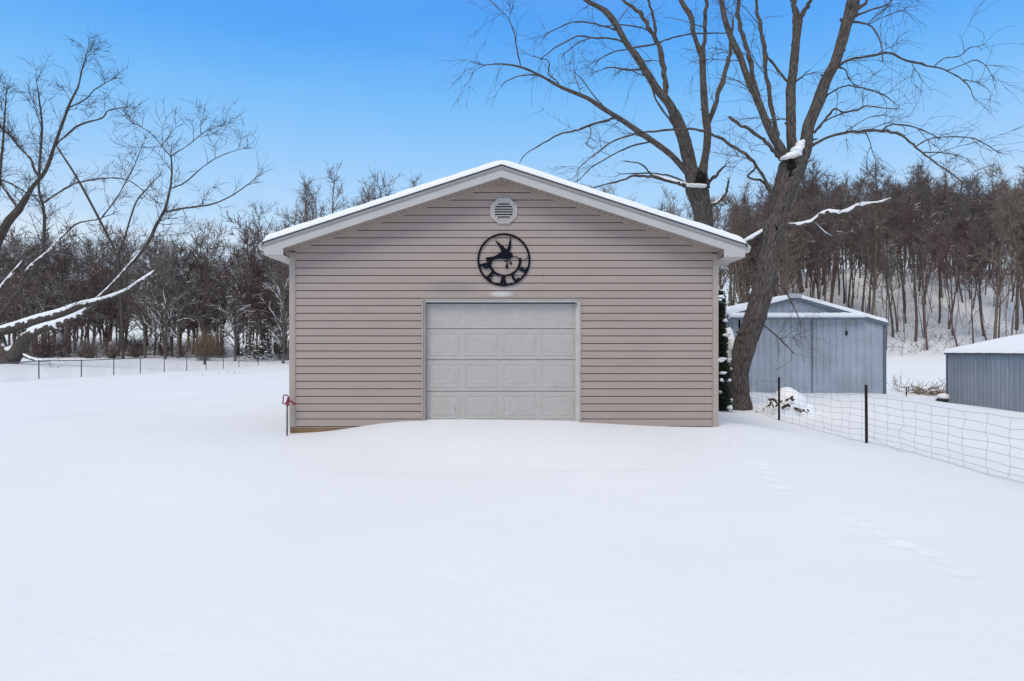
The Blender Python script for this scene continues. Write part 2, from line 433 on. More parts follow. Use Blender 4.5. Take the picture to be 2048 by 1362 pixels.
# side walls: plain courses, joined as one cladding each
for X, sg in ((XL, -1), (XR, 1)):
    m = MB(); z = ZB
    while z < sof(X) - .12:
        xo = X + sg * .012
        m.add([(X, YW + .1, z), (X, YB, z), (xo, YB, z), (xo, YW + .1, z), (X + sg * .002, YB, z + CO), (X + sg * .002, YW + .1, z + CO)],
              [(0, 1, 2, 3), (3, 2, 4, 5)])
        z += CO
    o = m.build('side_cladding', M['siding'], garage)
# corner posts
for x0, x1 in ((XL - .005, XL + .105), (XR - .10, XR + .005)):
    m = MB(); m.box(x0, x1, YW - .036, YW + .1, ZB - .004, sof((x0 + x1) / 2) - .045)
    m.box(x0 + (0.078 if x0 < 0 else 0.006), x0 + (.086 if x0 < 0 else .014), YW - .041, YW - .0361, ZB, sof((x0 + x1) / 2) - .05)
    m.build('corner_post', M['siding_trim'], garage)
# treated plywood skirt that shows at the left foot
for (a, c) in ((XL, DX0 - .04), (DX1 + .04, XR)):
    m = MB(); m.box(a, c, YW - .012, YW, -.25, ZB - .001); m.build('skirt_board', M['plywood'], garage)
m = MB(); m.box(XL + .09, DX0 - .04, YW - .02, YW - .0125, ZB - .012, ZB - .001); m.box(DX1 + .04, XR - .09, YW - .02, YW - .0125, ZB - .012, ZB - .001)
m.build('starter_strip', M['siding_trim'], garage)
# roof deck with shingles, rake boards, drip edges
def rake_strip(x0, x1, dz0, dz1, y0, y1):
    """band under the roof line between two depths below it"""
    z = lambda x, d: top(x) - d
    return [(x0, y0, z(x0, dz1)), (x1, y0, z(x1, dz1)), (x1, y1, z(x1, dz1)), (x0, y1, z(x0, dz1)),
            (x0, y0, z(x0, dz0)), (x1, y0, z(x1, dz0)), (x1, y1, z(x1, dz0)), (x0, y1, z(x0, dz0))]
for x0, x1 in ((XEL, XP), (XP, XER)):
    m = MB(); m.hexa(rake_strip(x0, x1, .066, .205, YF + .014, YF + .04)); m.build('rake_board', M['fascia'], garage)
    m = MB(); m.hexa(rake_strip(x0, x1, .008, .064, YF - .004, YF + .04)); m.build('drip_edge', M['drip'], garage)
    m = MB(); m.hexa(rake_strip(x0 - (.02 if x0 == XEL else 0), x1 + (.02 if x1 == XER else 0), -.012, .006, YF - .014, YB + .4)); m.build('roof_slope', M['shingle'], garage)
    m = MB(); m.hexa(rake_strip(x0 + (.03 if x0 == XEL else 0), x1 - (.03 if x1 == XER else 0), .008, .14, YF + .041, YB + .38)); m.build('roof_deck', M['soffit'], garage)
    # sloped soffit panels
    n = 38; xa, xb = (XL - .0, XP) if x0 == XEL else (XP, XR)
    for i in range(n):
        u0 = xa + (xb - xa) * i / n; u1 = xa + (xb - xa) * (i + 1) / n
        m = MB(); m.hexa(rake_strip(u0 + .003, u1 - .003, .188 , .202 + (.002 if i % 2 else 0), YF + .041, YW + .002)); m.build('soffit_panel', M['soffit'], garage)
    m = MB(); m.hexa(rake_strip(xa, xb, .1885, .19, YF + .042, YW)); m.build('soffit_backing', M['dark_gap'], garage)
    m = MB(); m.hexa(rake_strip(xa + .02 * (x0 == XEL), xb - .02 * (x0 != XEL), .2035, .226, YW - .042, YW - .006)); m.build('j_channel', M['siding_trim'], garage)
# boxed eaves: flat soffit, gutter, cornice return
for sg, XE, XWl in ((-1, XEL, XL), (1, XER, XR)):
    ze = top(XE) - .215
    a_, b_ = sorted((XE, XWl - sg * .0)); 
    for i in range(16):
        y0 = YF + .04 + (YB - YF) * i / 16; y1 = YF + .04 + (YB - YF) * (i + 1) / 16
        m = MB(); m.box(a_, b_, y0 + .003, y1 - .003, ze - .01 + .002 * (i % 2), ze); m.build('eave_soffit_panel', M['fascia'], garage)
    m = MB(); m.prism([(XE, ze), (XWl + sg * 0, ze), (XWl, sof(XWl) + .01), (XE, sof(XE) + .0)] if sg < 0 else [(XWl, ze), (XE, ze), (XE, sof(XE)), (XWl, sof(XWl) + .01)], YF + .016, YF + .0405)
    m.build('cornice_return', M['fascia'], garage)
    # small brown closing piece beside the corner post
    a_, b_ = sorted((XWl, XWl + sg * .055))
    m = MB(); m.hexa([(a_, YF + .05, sof(XWl) - .10 + .06), (b_, YF + .05, sof(XWl) - .04), (b_, YW - .03, sof(XWl) - .15), (a_, YW - .03, sof(XWl) - .15),
                      (a_, YF + .05, sof(XWl) + .02), (b_, YF + .05, sof(XWl) + .02), (b_, YW - .03, sof(XWl) + .02), (a_, YW - .03, sof(XWl) + .02)]); m.build('return_cap', M['soffit'], garage)
    # gutter: K shaped trough
    zt = top(XE) - .03
    prof = [(0, 0), (.105, .0), (.115, -.012), (.10, -.05), (.085, -.10), (0, -.115)]
    m = MB(); m.prism([(XE + sg * (x + .003), zt + z) for x, z in (prof if sg < 0 else prof[::-1])], YF + .05, YB + .35); m.build('gutter', M['fascia'], garage)
# snow on the roof
m = MB(); rsn = RS(3)
ysn = np.concatenate([np.linspace(YF + .01, YF + .10, 4), np.linspace(YF + .3, YB + .35, 40)])
rows = []
NS = 140
for j, y in enumerate(ysn):
    row = []
    f = [0, .55, .85, 1][j] if j < 4 else 1
    for i in range(NS + 1):
        t = i / NS; x = (XEL - .075) + (XER - XEL + .15) * t
        e = min(x - (XEL - .075), (XER + .075) - x)
        th = .125 * (1 - math.exp(-e / .05)) * (.62 + .38 * f) + .018 * mnoise.noise(Vector((x * 1.4, y * .9, 3))) + .008 * mnoise.noise(Vector((x * 6, y * 5, 1)))
        drop = -.075 * max(0, 1 - e / .10) ** 1.5
        zr = top(x) if abs(x - XP) > .15 else ZP - SL * (abs(x - XP) ** 2 / .3 + .075)
        row.append((x, y + .012 * mnoise.noise(Vector((x * 3, j, 0))), zr + .013 + max(th, .015) + drop))
    rows.append(row)
base = []
for y in (YF + .004, YB + .36):
    base.append([(XEL - .075 + (XER - XEL + .15) * i / NS, y + (.010 * mnoise.noise(Vector((i * .8, 0, 7))) if y < 15 else 0),
                  top(XEL - .075 + (XER - XEL + .15) * i / NS) + .013 + .010 * mnoise.noise(Vector((i * .55, 2, 7))) - .02 * 0) for i in range(NS + 1)])
G = np.array([base[0]] + rows + [base[1]])
h, wdt = G.shape[:2]; ii = np.arange(h * wdt).reshape(h, wdt)
m.add(G.reshape(-1, 3), np.stack([ii[:-1, :-1], ii[:-1, 1:], ii[1:, 1:], ii[1:, :-1]], -1).reshape(-1, 4))
m.build('roof_snow', M['snow_clump'], garage, smooth=True)
# snow caught in the gutters
for sg, XE in ((-1, XEL), (1, XER)):
    m = MB(); K = 60; P = [(XE + sg * (.05 + .012 * mnoise.noise(Vector((i * .5, sg, 0)))), YF + .06 + (YB - YF + .3) * i / (K - 1), top(XE) - .05 - .02 * (i < 1) + .01 * mnoise.noise(Vector((i * .7, sg, 4)))) for i in range(K)]
    m.tubes(P, [(.058 + .012 * mnoise.noise(Vector((i * .9, sg, 9)))) * (.55 if i == 0 else 1) for i in range(K)], 10); m.build('gutter_snow', M['snow_clump'], garage, smooth=True)
# the door: four sections of four raised panels
YD = YW + .11
dh = CAM_Z + (HZ - 605) * YW / F; sec_px = [605, 657.5, 719.5, 782.5, 846]
dx0, dx1 = (850.5 - 1024) * YD / F, (1151.5 - 1024) * YD / F
pxs = [(859, 918), (931, 994), (1006, 1070), (1082, 1146)]
for k in range(4):
    zt = CAM_Z + (HZ - sec_px[k]) * YD / F; zb = CAM_Z + (HZ - sec_px[k + 1]) * YD / F + .006
    if k == 3: zb -= .03
    s_ = empty('door_section', ((dx0 + dx1) / 2 - XP, YD - YW, (zt + zb) / 2 - .2), parent=garage)
    m = MB(); m.hexa([(dx0, YD, zb), (dx1, YD, zb), (dx1, YD + .04, zb), (dx0, YD + .04, zb), (dx0, YD, zt - .006), (dx1, YD, zt - .006), (dx1, YD + .04, zt), (dx0, YD + .04, zt)])
    bo = m.build('section_sheet', M['door'], s_)
    if k: m = MB(); m.box(dx0, dx1, YD + .012, YD + .03, zt + .0002, zt + .0058); m.build('joint_seal', M['dark_gap'], s_)
    dep = .0035 if k == 0 else .009
    zc0, zc1 = (zb + .075 + (.03 if k == 3 else 0), zt - .075)
    for (p0, p1) in pxs:
        a, c = (p0 - 1024) * YD / F, (p1 - 1024) * YD / F
        m = MB()
        def ring(ins, y): return [(a + ins, y, zc0 + ins), (c - ins, y, zc0 + ins), (c - ins, y, zc1 - ins), (a + ins, y, zc1 - ins)]
        V = ring(0, YD - .0005) + ring(.004, YD - dep) + ring(.018, YD - dep) + ring(.030, YD - dep * .25) + ring(.05, YD - dep * .25) + ring(.062, YD - dep * .8)
        Q = [(4 * r + i, 4 * r + (i + 1) % 4, 4 * r + 4 + (i + 1) % 4, 4 * r + 4 + i) for r in range(5) for i in range(4)] + [(20, 21, 22, 23)]
        m.add(V, Q); m.build('raised_panel', M['door'], s_)
# scrape and specks on the door
m = MB()
for (px, py, wd, ht, sl) in ((911.5, 817, .006, .055, .01), (912, 825, .008, .01, 0), (962, 622, .008, .008, 0), (1113, 771, .03, .008, .005), (999, 836, .012, .010, 0), (972, 720, .014, .006, 0), (868, 720.5, .02, .006, 0)):
    p = at(px, py, YD); m.prism([(p[0] - wd / 2, p[2] - ht / 2), (p[0] + wd / 2, p[2] - ht / 2 + sl), (p[0] + wd / 2 - sl, p[2] + ht / 2), (p[0] - wd / 2 - sl, p[2] + ht / 2)], YD - .0105, YD - .0085)
m.build('scuff_mark', M['door_dirt'], garage)
# frame round the opening: outer channel, stop, weather strip
for (a, c) in ((DX0 - .035, DX0 - .012), (DX1 + .012, DX1 + .035)):
    m = MB(); m.box(a, c, YW - .038, YW + .03, -.2, DZ1 + .03); m.build('door_trim', M['siding_trim'], garage)
m = MB(); m.box(DX0 - .035, DX1 + .035, YW - .0385, YW + .03, DZ1 + .0305, DZ1 + .052); m.build('door_trim', M['siding_trim'], garage)
for (a, c, mt) in ((DX0 - .0115, DX0 + .02, 'jamb'), (DX1 - .02, DX1 + .0115, 'jamb_white')):
    m = MB(); m.box(a, c, YW - .012, YD + .1, -.2, DZ1 + .030); m.build('door_jamb', M[mt], garage)
m = MB(); m.box(DX0 + .0205, DX1 - .0205, YW - .0115, YD + .1, DZ1 - .012, DZ1 + .030); m.build('door_head', M['jamb_white'], garage)
for (a, c) in ((DX0 + .0205, DX0 + .038), (DX1 - .055, DX1 - .0205)):
    m = MB(); m.box(a, c, YD - .045, YD - .004, -.2, DZ1 - .0125); m.build('door_stop', M['jamb_white' if a > 0 else 'jamb'], garage)
m = MB(); m.box(DX0 + .0385, DX1 - .0555, YD - .03, YD - .012, DZ1 - .034, DZ1 - .0125); m.build('weather_strip', M['dark_gap'], garage)
# octagonal gable vent
vc = at(1007.5, 422, YW - .02)
ve = empty('gable_vent', tuple(vc - np.array(world_loc(garage))), parent=garage)
def octo(r, y): return [(vc[0] + r * math.cos(R(22.5 + 45 * i)), y, vc[2] + r * math.sin(R(22.5 + 45 * i)) * .95) for i in range(8)]
m = MB(); V = octo(.262, YW - .015) + octo(.262, YW - .055) + octo(.232, YW - .062) + octo(.225, YW - .044) + octo(.215, YW - .044) + octo(.205, YW - .056) + octo(.180, YW - .056) + octo(.176, YW - .016)
m.add(V, [(8 * r + i, 8 * r + (i + 1) % 8, 8 * r + 8 + (i + 1) % 8, 8 * r + 8 + i) for r in range(7) for i in range(8)]); m.build('vent_frame', M['vent'], ve)
m = MB(); m.add(octo(.178, YW - .0295), NG=[list(range(7, -1, -1))]); m.build('vent_screen', M['dark_gap'], ve)
for i in range(7):
    z = vc[2] - .142 + .047 * i; hw = .165 if abs(z + .01 - vc[2]) < .075 else .165 - (abs(z + .01 - vc[2]) - .075) * 1.0
    m = MB(); m.hexa([(vc[0] - hw, YW - .056, z - .008), (vc[0] + hw, YW - .056, z - .008), (vc[0] + hw, YW - .032, z + .014), (vc[0] - hw, YW - .032, z + .014),
                      (vc[0] - hw, YW - .056, z + .006), (vc[0] + hw, YW - .056, z + .006), (vc[0] + hw, YW - .032, z + .020), (vc[0] - hw, YW - .032, z + .020)]); m.build('louvre', M['vent'], ve)

# ------------------------------------------------------------------ round iron PEACE sign
cx_, cz_ = at(1007.8, 519.6, YW - .04)[[0, 2]]
sign = empty('wall_sign', (cx_, YW - .035, cz_), 'round black cut-metal sign with a dove and the word PEACE, above the garage door', 'sign')
ZS = 5.92 * F / YW         # enlarged-picture units per metre
S2 = lambda x, y: (cx_ + (x - 520) / ZS, cz_ - (y - 885) / ZS)
Y0s, Y1s = YW - .052, YW - .046
def stroke(m, pts, wd, close=False, y0=Y0s, y1=Y1s):
    P = np.array([S2(*p) for p in pts]); n = len(P); wd = np.broadcast_to(wd, (n,)) / ZS / 2
    T = np.empty_like(P)
    if close: T = np.roll(P, -1, 0) - np.roll(P, 1, 0)
    else: T[1:-1] = P[2:] - P[:-2]; T[0] = P[1] - P[0]; T[-1] = P[-1] - P[-2]
    T /= np.linalg.norm(T, axis=1, keepdims=True) + 1e-9
    Nn = np.stack([-T[:, 1], T[:, 0]], 1)
    A, B = P + Nn * wd[:, None], P - Nn * wd[:, None]
    V = [(a[0], y, a[1]) for y in (y0, y1) for a in A] + [(a[0], y, a[1]) for y in (y0, y1) for a in B]
    e = n if close else n - 1; Q = []
    for i in range(e):
        j = (i + 1) % n
        Q += [(i, 2 * n + i, 2 * n + j, j), (n + i, n + j, 3 * n + j, 3 * n + i), (i, j, n + j, n + i), (2 * n + i, 3 * n + i, 3 * n + j, 2 * n + j)]
    if not close: Q += [(0, n, 3 * n, 2 * n), (n - 1, 3 * n - 1, 4 * n - 1, 2 * n - 1)]
    m.add(V, Q)
m = MB(); stroke(m, [(520 + 302 * math.cos(a), 885 + 302 * math.sin(a)) for a in np.linspace(0, 2 * math.pi, 73)[:-1]], 24, True); m.build('ring', M['iron'], sign)
m = MB(); arc = [(528 + 184 * math.cos(a), 890 + 184 * math.sin(a)) for a in np.linspace(R(-8), R(172), 40)]
stroke(m, arc, [30] * 8 + [24] * 24 + [30] * 8); stroke(m, [(625, 850), (650, 848), (680, 857), (703, 878), (716, 905)], [12, 10, 10, 14, 26], y0=Y0s - .0006, y1=Y1s + .0006)
stroke(m, [(700, 872), (722, 885), (745, 893), (768, 887), (788, 868), (800, 850), (806, 835)], 8, y0=Y0s - .0003, y1=Y1s + .0003); m.build('inner_arc', M['iron'], sign)
bird = [(300, 862), (400, 846), (450, 820), (490, 785), (484, 768), (462, 725), (440, 695), (416, 648), (445, 670), (480, 702), (512, 722), (530, 745), (545, 758), (562, 750), (575, 705), (588, 650), (602, 605),
        (606, 660), (606, 742), (592, 765), (588, 790), (610, 802), (626, 820), (622, 848), (640, 852), (615, 862), (590, 872), (565, 884), (540, 876), (470, 872), (415, 880), (385, 897), (372, 935), (352, 930), (348, 910), (318, 912), (316, 885)]
def fan(m, pts, y0=Y0s, y1=Y1s): m.prism([S2(*p) for p in pts], y0, y1)
m = MB(); fan(m, bird, Y0s - .001, Y1s + .001); m.build('dove', M['iron'], sign)
m = MB(); stroke(m, [(600, 858), (585, 885), (568, 905), (560, 935)], 7)
for (x, y, a, l, wd) in ((556, 962, 95, 34, 15), (602, 925, 70, 22, 12), (545, 900, 170, 20, 11)):
    c, s_ = math.cos(R(a)), math.sin(R(a))
    fan(m, [(x + l * math.cos(t) * c - wd * math.sin(t) * s_, y + l * math.cos(t) * s_ + wd * math.sin(t) * c) for t in np.linspace(0, 2 * math.pi, 11)[:-1]])
m.build('olive_sprig', M['iron'], sign)
glyph = {'P': [[(0, 0), (0, 1)], [(0, .95), (.45, .95), (.62, .85), (.62, .6), (.45, .48), (0, .48)]], 'E': [[(0, 0), (0, 1)], [(0, .93), (.6, .93)], [(0, .5), (.48, .5)], [(0, .07), (.6, .07)]],
         'A': [[(-.02, 0), (.32, 1)], [(.66, 0), (.32, 1)], [(.12, .32), (.52, .32)]],
         'C': [[(.62, .80), (.50, .93), (.30, .97), (.10, .85), (0, .6), (0, .4), (.10, .15), (.30, .03), (.50, .07), (.64, .24)]]}
for ch, ang, rad in (('P', -71, 0), ('E', -37, 0), ('A', -2, 0), ('C', 33, 0), ('E', 66, 0)):
    m = MB(); H = 110.; a = R(ang)
    r0 = 296.
    dpt = .0008
    for st in glyph[ch]:
        if len(st) == 2: st = [st[0], ((st[0][0] + st[1][0]) / 2, (st[0][1] + st[1][1]) / 2), st[1]]
        pts = []
        for (u, v) in st:
            uu = (u - .31) * 78; rr = r0 - v * H
            th = a + uu / 255.
            pts.append((520 + rr * math.sin(th), 885 + rr * math.cos(th)))
        dpt += .0013; stroke(m, pts, 30, y0=Y0s - dpt, y1=Y1s + dpt)
    m.build('letter', M['iron'], sign)

# ------------------------------------------------------------------ yard hydrant at the left corner
YH = 12.2; hy = empty('yard_hydrant', tuple(at(574.5, 868, YH)), 'red-handled yard hydrant on a grey pipe standing at the left corner of the garage', 'hydrant')
H2 = lambda pts, Y=YH: [tuple(at(a, b_, Y)) for a, b_ in pts]
m = MB(); m.tubes(H2([(574.2, 885), (574.3, 860), (574.4, 835), (574.6, 809)]), .0165, 12); m.build('pipe', M['galv'], hy, smooth=True)
m = MB(); m.tubes(H2([(574.8, 812), (574.8, 809), (575.2, 804), (576.5, 799), (577, 794)]), [.026, .03, .03, .026, .022], 10)
m.tubes(H2([(575.5, 803), (581, 801.5), (585, 804.5), (589.5, 808.5)], YH), [.02, .018, .019, .02], 10); m.tubes(H2([(588.2, 806.5), (590.2, 809.5)]), [.027, .027], 10); m.build('head', M['red_paint'], hy, smooth=True)
m = MB(); hp = H2([(576.8, 800), (577.2, 795), (575.5, 790.5), (571, 790), (567.5, 791.2), (566.6, 795), (566.2, 801), (565.3, 807.5), (568, 808), (572, 805.5)])
m.tubes([hp], .0115, 8); m.build('lever', M['red_paint'], hy, smooth=True)
m = MB(); m.tubes([tuple(at(576.8, 796, YH - .04)), tuple(at(576.8, 796, YH + .04))], .008, 8); m.build('pivot_bolt', M['galv'], hy)

# ------------------------------------------------------------------ metal sheds
def corrugated(name, A, B, zb0, zb1, zt_fn, parent, mtl, pitch=.229, rib=.034, nrm=-1):
    """ribbed steel sheet from plan point A to B, top from zt_fn(t)"""
    A, B = np.array(A, float), np.array(B, float); Ln = np.linalg.norm(B - A); d = (B - A) / Ln; nn = np.array([d[1], -d[0]])
    ts = []; x = 0
    while x < Ln - .02:
        for (o, h) in ((0, 0), (.10, 0), (.118, rib * .3), (.135, rib), (.165, rib), (.182, rib * .3)):
            if x + o < Ln: ts.append((x + o, h))
        x += pitch
    ts.append((Ln, 0)); V = []
    for (s_, h) in ts:
        p = A + d * s_ + nn * h; V += [(p[0], p[1], zb0 + (zb1 - zb0) * s_ / Ln), (p[0], p[1], zt_fn(s_ / Ln))]
    m = MB(); m.add(V, [(2 * i, 2 * i + 2, 2 * i + 3, 2 * i + 1) for i in range(len(ts) - 1)])
    return m.build(name, mtl, parent)
YS = 23.7; sx = lambda px: (px - 1024) * YS / F; sz = lambda py: CAM_Z + (HZ - py) * YS / F
shedA = empty('metal_shed', (sx(1614), YS, .1), 'blue-grey ribbed steel shed with a gable front and sliding doors behind the leaning tree', 'shed')
ax0, ax1, axp = sx(1457), sx(1770), sx(1590); azl, azr, azp = sz(630), sz(646), sz(595)
ztop = lambda x: azl + (azp - azl) * (x - ax0) / (axp - ax0) if x < axp else azp + (azr - azp) * (x - axp) / (ax1 - axp)
TB = lambda a, b_: (lambda t: ztop(a + (b_ - a) * t) - .02)
segs = np.linspace(sx(1722), ax1, 3)
DZ = sz(634)
# gable sheets above the door hood, wall sheet right of the doors
for (a, b_) in zip(np.linspace(ax0, axp, 4)[:-1], np.linspace(ax0, axp, 4)[1:]): corrugated('gable_sheet', (a, YS), (b_ - .003, YS), DZ, DZ, TB(a, b_), shedA, M['steel_wall'])
for (a, b_) in zip(np.linspace(axp, sx(1722), 4)[:-1], np.linspace(axp, sx(1722), 4)[1:]): corrugated('gable_sheet', (a, YS), (b_ - .003, YS), DZ, DZ, TB(a, b_), shedA, M['steel_wall'])
corrugated('wall_sheet', (sx(1722), YS), (ax1, YS), -.4, -.4, TB(sx(1722), ax1), shedA, M['steel_wall'])
corrugated('wall_sheet', (ax0, YS), (ax0 + .35, YS), -.4, -.4, lambda t: DZ, shedA, M['steel_wall'])
d0, dm, d1 = ax0 + .42, sx(1622), sx(1722)
corrugated('sliding_door', (d0, YS - .06), (dm - .03, YS - .06), -.3, -.3, lambda t: DZ + .02, shedA, M['steel_wall'])
corrugated('sliding_door', (dm + .03, YS - .075), (d1 + .1, YS - .075), -.3, -.3, lambda t: DZ + .02, shedA, M['steel_wall'])
for xx, yy in ((dm - .035, -.09), (dm + .012, -.10), (d0 - .03, -.085)):
    m = MB(); m.box(xx, xx + .028, YS + yy, YS - .05, -.3, DZ + .02); m.build('door_edge', M['steel_wall2'], shedA)
m = MB(); m.box(d0, d0 + .3, YS - .1, YS - .02, DZ - .01, DZ + .03); m.hexa([(ax0 - .02, YS - .30, sz(640)), (sx(1722), YS - .30, sz(640)), (sx(1722), YS - .02, sz(637)), (ax0 - .02, YS - .02, sz(637)),
    (ax0 - .02, YS - .30, sz(636.5)), (sx(1722), YS - .30, sz(636.5)), (sx(1722), YS - .02, sz(630)), (ax0 - .02, YS - .02, sz(630))]); m.build('door_hood', M['steel_trim'], shedA)
m = MB(); Kp = 60; Pn = [(ax0 - .03 + (sx(1722) - ax0 + .05) * i / (Kp - 1), YS - .16 + .01 * mnoise.noise(Vector((i * .4, 5, 0))), sz(633.5) + .02 + .012 * mnoise.noise(Vector((i * .3, 1, 1)))) for i in range(Kp)]
m.tubes(Pn, [.115 + .02 * mnoise.noise(Vector((i * .37, 9, 2))) for i in range(Kp)], 12); 
o = m.build('hood_snow', M['snow_clump'], shedA, smooth=True)
# walls, corner trims, roof
YSB = YS + 7
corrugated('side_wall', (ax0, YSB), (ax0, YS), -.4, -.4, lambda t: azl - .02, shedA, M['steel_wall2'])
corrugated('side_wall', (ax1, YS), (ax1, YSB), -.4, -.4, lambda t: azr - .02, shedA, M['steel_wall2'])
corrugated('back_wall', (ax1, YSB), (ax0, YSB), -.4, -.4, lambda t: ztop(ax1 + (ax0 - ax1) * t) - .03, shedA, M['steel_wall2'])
for a, b_, zt in ((ax0 - .03, ax0 + .03, azl), (ax1 - .07, ax1 + .03, azr)):
    m = MB(); m.box(a, b_, YS - .035, YS + .05, -.4, zt - .05); m.build('corner_trim', M['steel_trim'], shedA)
for (a, b_, za, zb_) in ((ax0 - .12, axp, azl - .03, azp), (axp, ax1 + .08, azp, azr - .02)):
    m = MB(); m.hexa([(a, YS - .10, za - .10), (b_, YS - .10, zb_ - .10), (b_, YS - .06, zb_ - .10), (a, YS - .06, za - .10), (a, YS - .10, za + .01), (b_, YS - .10, zb_ + .01), (b_, YS - .06, zb_ + .01), (a, YS - .06, za + .01)]); m.build('rake_trim', M['steel_trim'], shedA)
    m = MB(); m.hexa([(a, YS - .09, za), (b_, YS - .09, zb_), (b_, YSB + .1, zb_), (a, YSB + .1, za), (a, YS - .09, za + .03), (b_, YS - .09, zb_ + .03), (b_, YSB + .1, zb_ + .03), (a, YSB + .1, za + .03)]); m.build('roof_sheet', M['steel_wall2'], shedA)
def snow_sheet(x_list, zf, y0, y1, th, name, parent, seed=0, ny=24):
    rows = []; yy = np.concatenate([[y0, y0 + .005, y0 + .04], np.linspace(y0 + .12, y1, ny)])
    for j, y in enumerate(yy):
        row = []
        for x in x_list:
            e = min(x - x_list[0], x_list[-1] - x); f = (0, .6, .9)[j] if j < 3 else 1
            t_ = th * min(1, e / .1 + .02) * f * (1 + .25 * mnoise.noise(Vector((x * .9, y * .9, seed)))) + .012 * f * mnoise.noise(Vector((x * 4, y * 3, seed)))
            row.append((x, y, zf(x) + max(t_, 0)))
        rows.append(row)
    G = np.array(rows); h, wd = G.shape[:2]; ii = np.arange(h * wd).reshape(h, wd)
    m = MB(); m.add(G.reshape(-1, 3), np.stack([ii[:-1, :-1], ii[:-1, 1:], ii[1:, 1:], ii[1:, :-1]], -1).reshape(-1, 4))
    return m.build(name, M['snow_clump'], parent, smooth=True)
snow_sheet(np.linspace(ax0 - .13, ax1 + .09, 60), lambda x: ztop(min(max(x, ax0), ax1)) + .02, YS - .11, YSB, .14, 'roof_snow', shedA, 4)
m = MB(); p = at(1590.5, 591.5, YS - .12); m.box(p[0] - .22, p[0] + .22, YS - .13, YS - .105, p[2] - .075, p[2] + .075); m.build('name_plate', M['plate'], shedA)
m = MB(); p = at(1692, 665, YS - .09); m.hexa([(p[0] - .03, YS - .13, p[2] - .10), (p[0] + .05, YS - .13, p[2] - .08), (p[0] + .05, YS - .09, p[2] - .08), (p[0] - .03, YS - .09, p[2] - .10),
    (p[0] - .02, YS - .13, p[2] + .04), (p[0] + .03, YS - .13, p[2] + .07), (p[0] + .03, YS - .09, p[2] + .07), (p[0] - .02, YS - .09, p[2] + .04)]); m.build('latch', M['tpost'], shedA)
m = MB(); m.tubes([(p[0], YS - .10, p[2] + .05), (p[0], YS - .10, DZ)], .006, 4); m.build('latch_cord', M['tpost'], shedA)
# rows of fixing screws on the front sheets
m = MB()
for zz in (.55, 1.25, 1.95, 2.5):
    x = ax0 + .5
    while x < ax1 - .1:
        if zz < DZ - .05 or x > sx(1722) : m.box(x - .008, x + .008, YS - .105, YS - .074, zz - .008, zz + .008)
        x += .229
tag(m.build('screws', M['steel_trim'], shedA), kind='stuff')

shedB = empty('low_metal_shed', (17.1, 26.8, -.4), 'low slate-blue ribbed metal shed with a thick smooth snow roof at the right edge', 'shed')
bx = 17.08; ybf, ybn = 26.8, 16.0; bez = 1.47
for (a, b_) in zip(np.linspace(ybf, ybn, 13)[:-1], np.linspace(ybf, ybn, 13)[1:]):
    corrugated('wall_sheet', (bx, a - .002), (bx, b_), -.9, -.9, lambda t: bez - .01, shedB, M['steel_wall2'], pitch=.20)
m = MB(); m.box(bx - .03, bx + .04, ybf - .05, ybf + .03, -.9, bez); m.build('corner_trim', M['steel_trim'], shedB)
m = MB(); m.box(bx - .08, bx - .03, ybn, ybf + .08, bez - .05, bez + .03); m.build('eave_trim', M['steel_trim'], shedB)
bxr = bx + 2.9
m = MB(); m.prism([(bx, -.9), (bxr + 2.9, -.9), (bxr + 2.9, bez), (bxr, bez + .62), (bx, bez)], ybf - .02, ybf); m.prism([(bx, -.9), (bxr + 2.9, -.9), (bxr + 2.9, bez), (bxr, bez + .62), (bx, bez)], ybn, ybn + .02); m.box(bxr + 2.88, bxr + 2.9, ybn, ybf, -.9, bez)
m.build('end_wall', M['steel_wall2'], shedB)
zfB = lambda x: bez + .02 + max(0, .62 * (1 - abs(x - bxr) / 2.95))
m = MB(); m.hexa([(bx - .08, ybn, bez), (bxr, ybn, bez + .62), (bxr, ybf, bez + .62), (bx - .08, ybf, bez), (bx - .08, ybn, bez + .03), (bxr, ybn, bez + .65), (bxr, ybf, bez + .65), (bx - .08, ybf, bez + .03)]); m.build('roof_sheet', M['steel_wall2'], shedB)
snow_sheet(np.linspace(bx - .12, bxr + 3.0, 50), zfB, ybn - .05, ybf + .12, .12, 'roof_snow', shedB, 8, 60)

# ------------------------------------------------------------------ wire fence on the right
XFN = 6.65
fence = empty('wire_fence', (XFN, 12.8, -.15), 'sagging field wire fence on black posts, from the leaning tree to the right edge', 'fence')
for (Yp, zt, tl) in ((17.0, .925, .0), (12.8, .945, -.012), (8.55, .95, .02), (4.6, .95, 0.)):
    zb = gz(XFN, Yp) - .25; m = MB()
    for (x0, x1, y0, y1) in ((-.026, .026, -.006, .006), (-.006, .006, .0061, .04)):
        m.hexa([(XFN + x0, Yp + y0, zb), (XFN + x1, Yp + y0, zb), (XFN + x1, Yp + y1, zb), (XFN + x0, Yp + y1, zb), (XFN + x0 + tl, Yp + y0, zt), (XFN + x1 + tl, Yp + y0, zt), (XFN + x1 + tl, Yp + y1, zt), (XFN + x0 + tl, Yp + y1, zt)])
    z = zb + .1
    while z < zt - .03:
        m.box(XFN - .012, XFN + .012, Yp - .013, Yp - .0055, z, z + .018); z += .055
    m.build('post', M['tpost'], fence)
rw = RS(21)
hs = [.80, .67, .54, .415, .30, .19, .09, .0]
Yv = []; y = 19.3
while y > 4.6: Yv.append(y); y -= rw.uniform(.36, .46)
Yv = np.array(Yv)
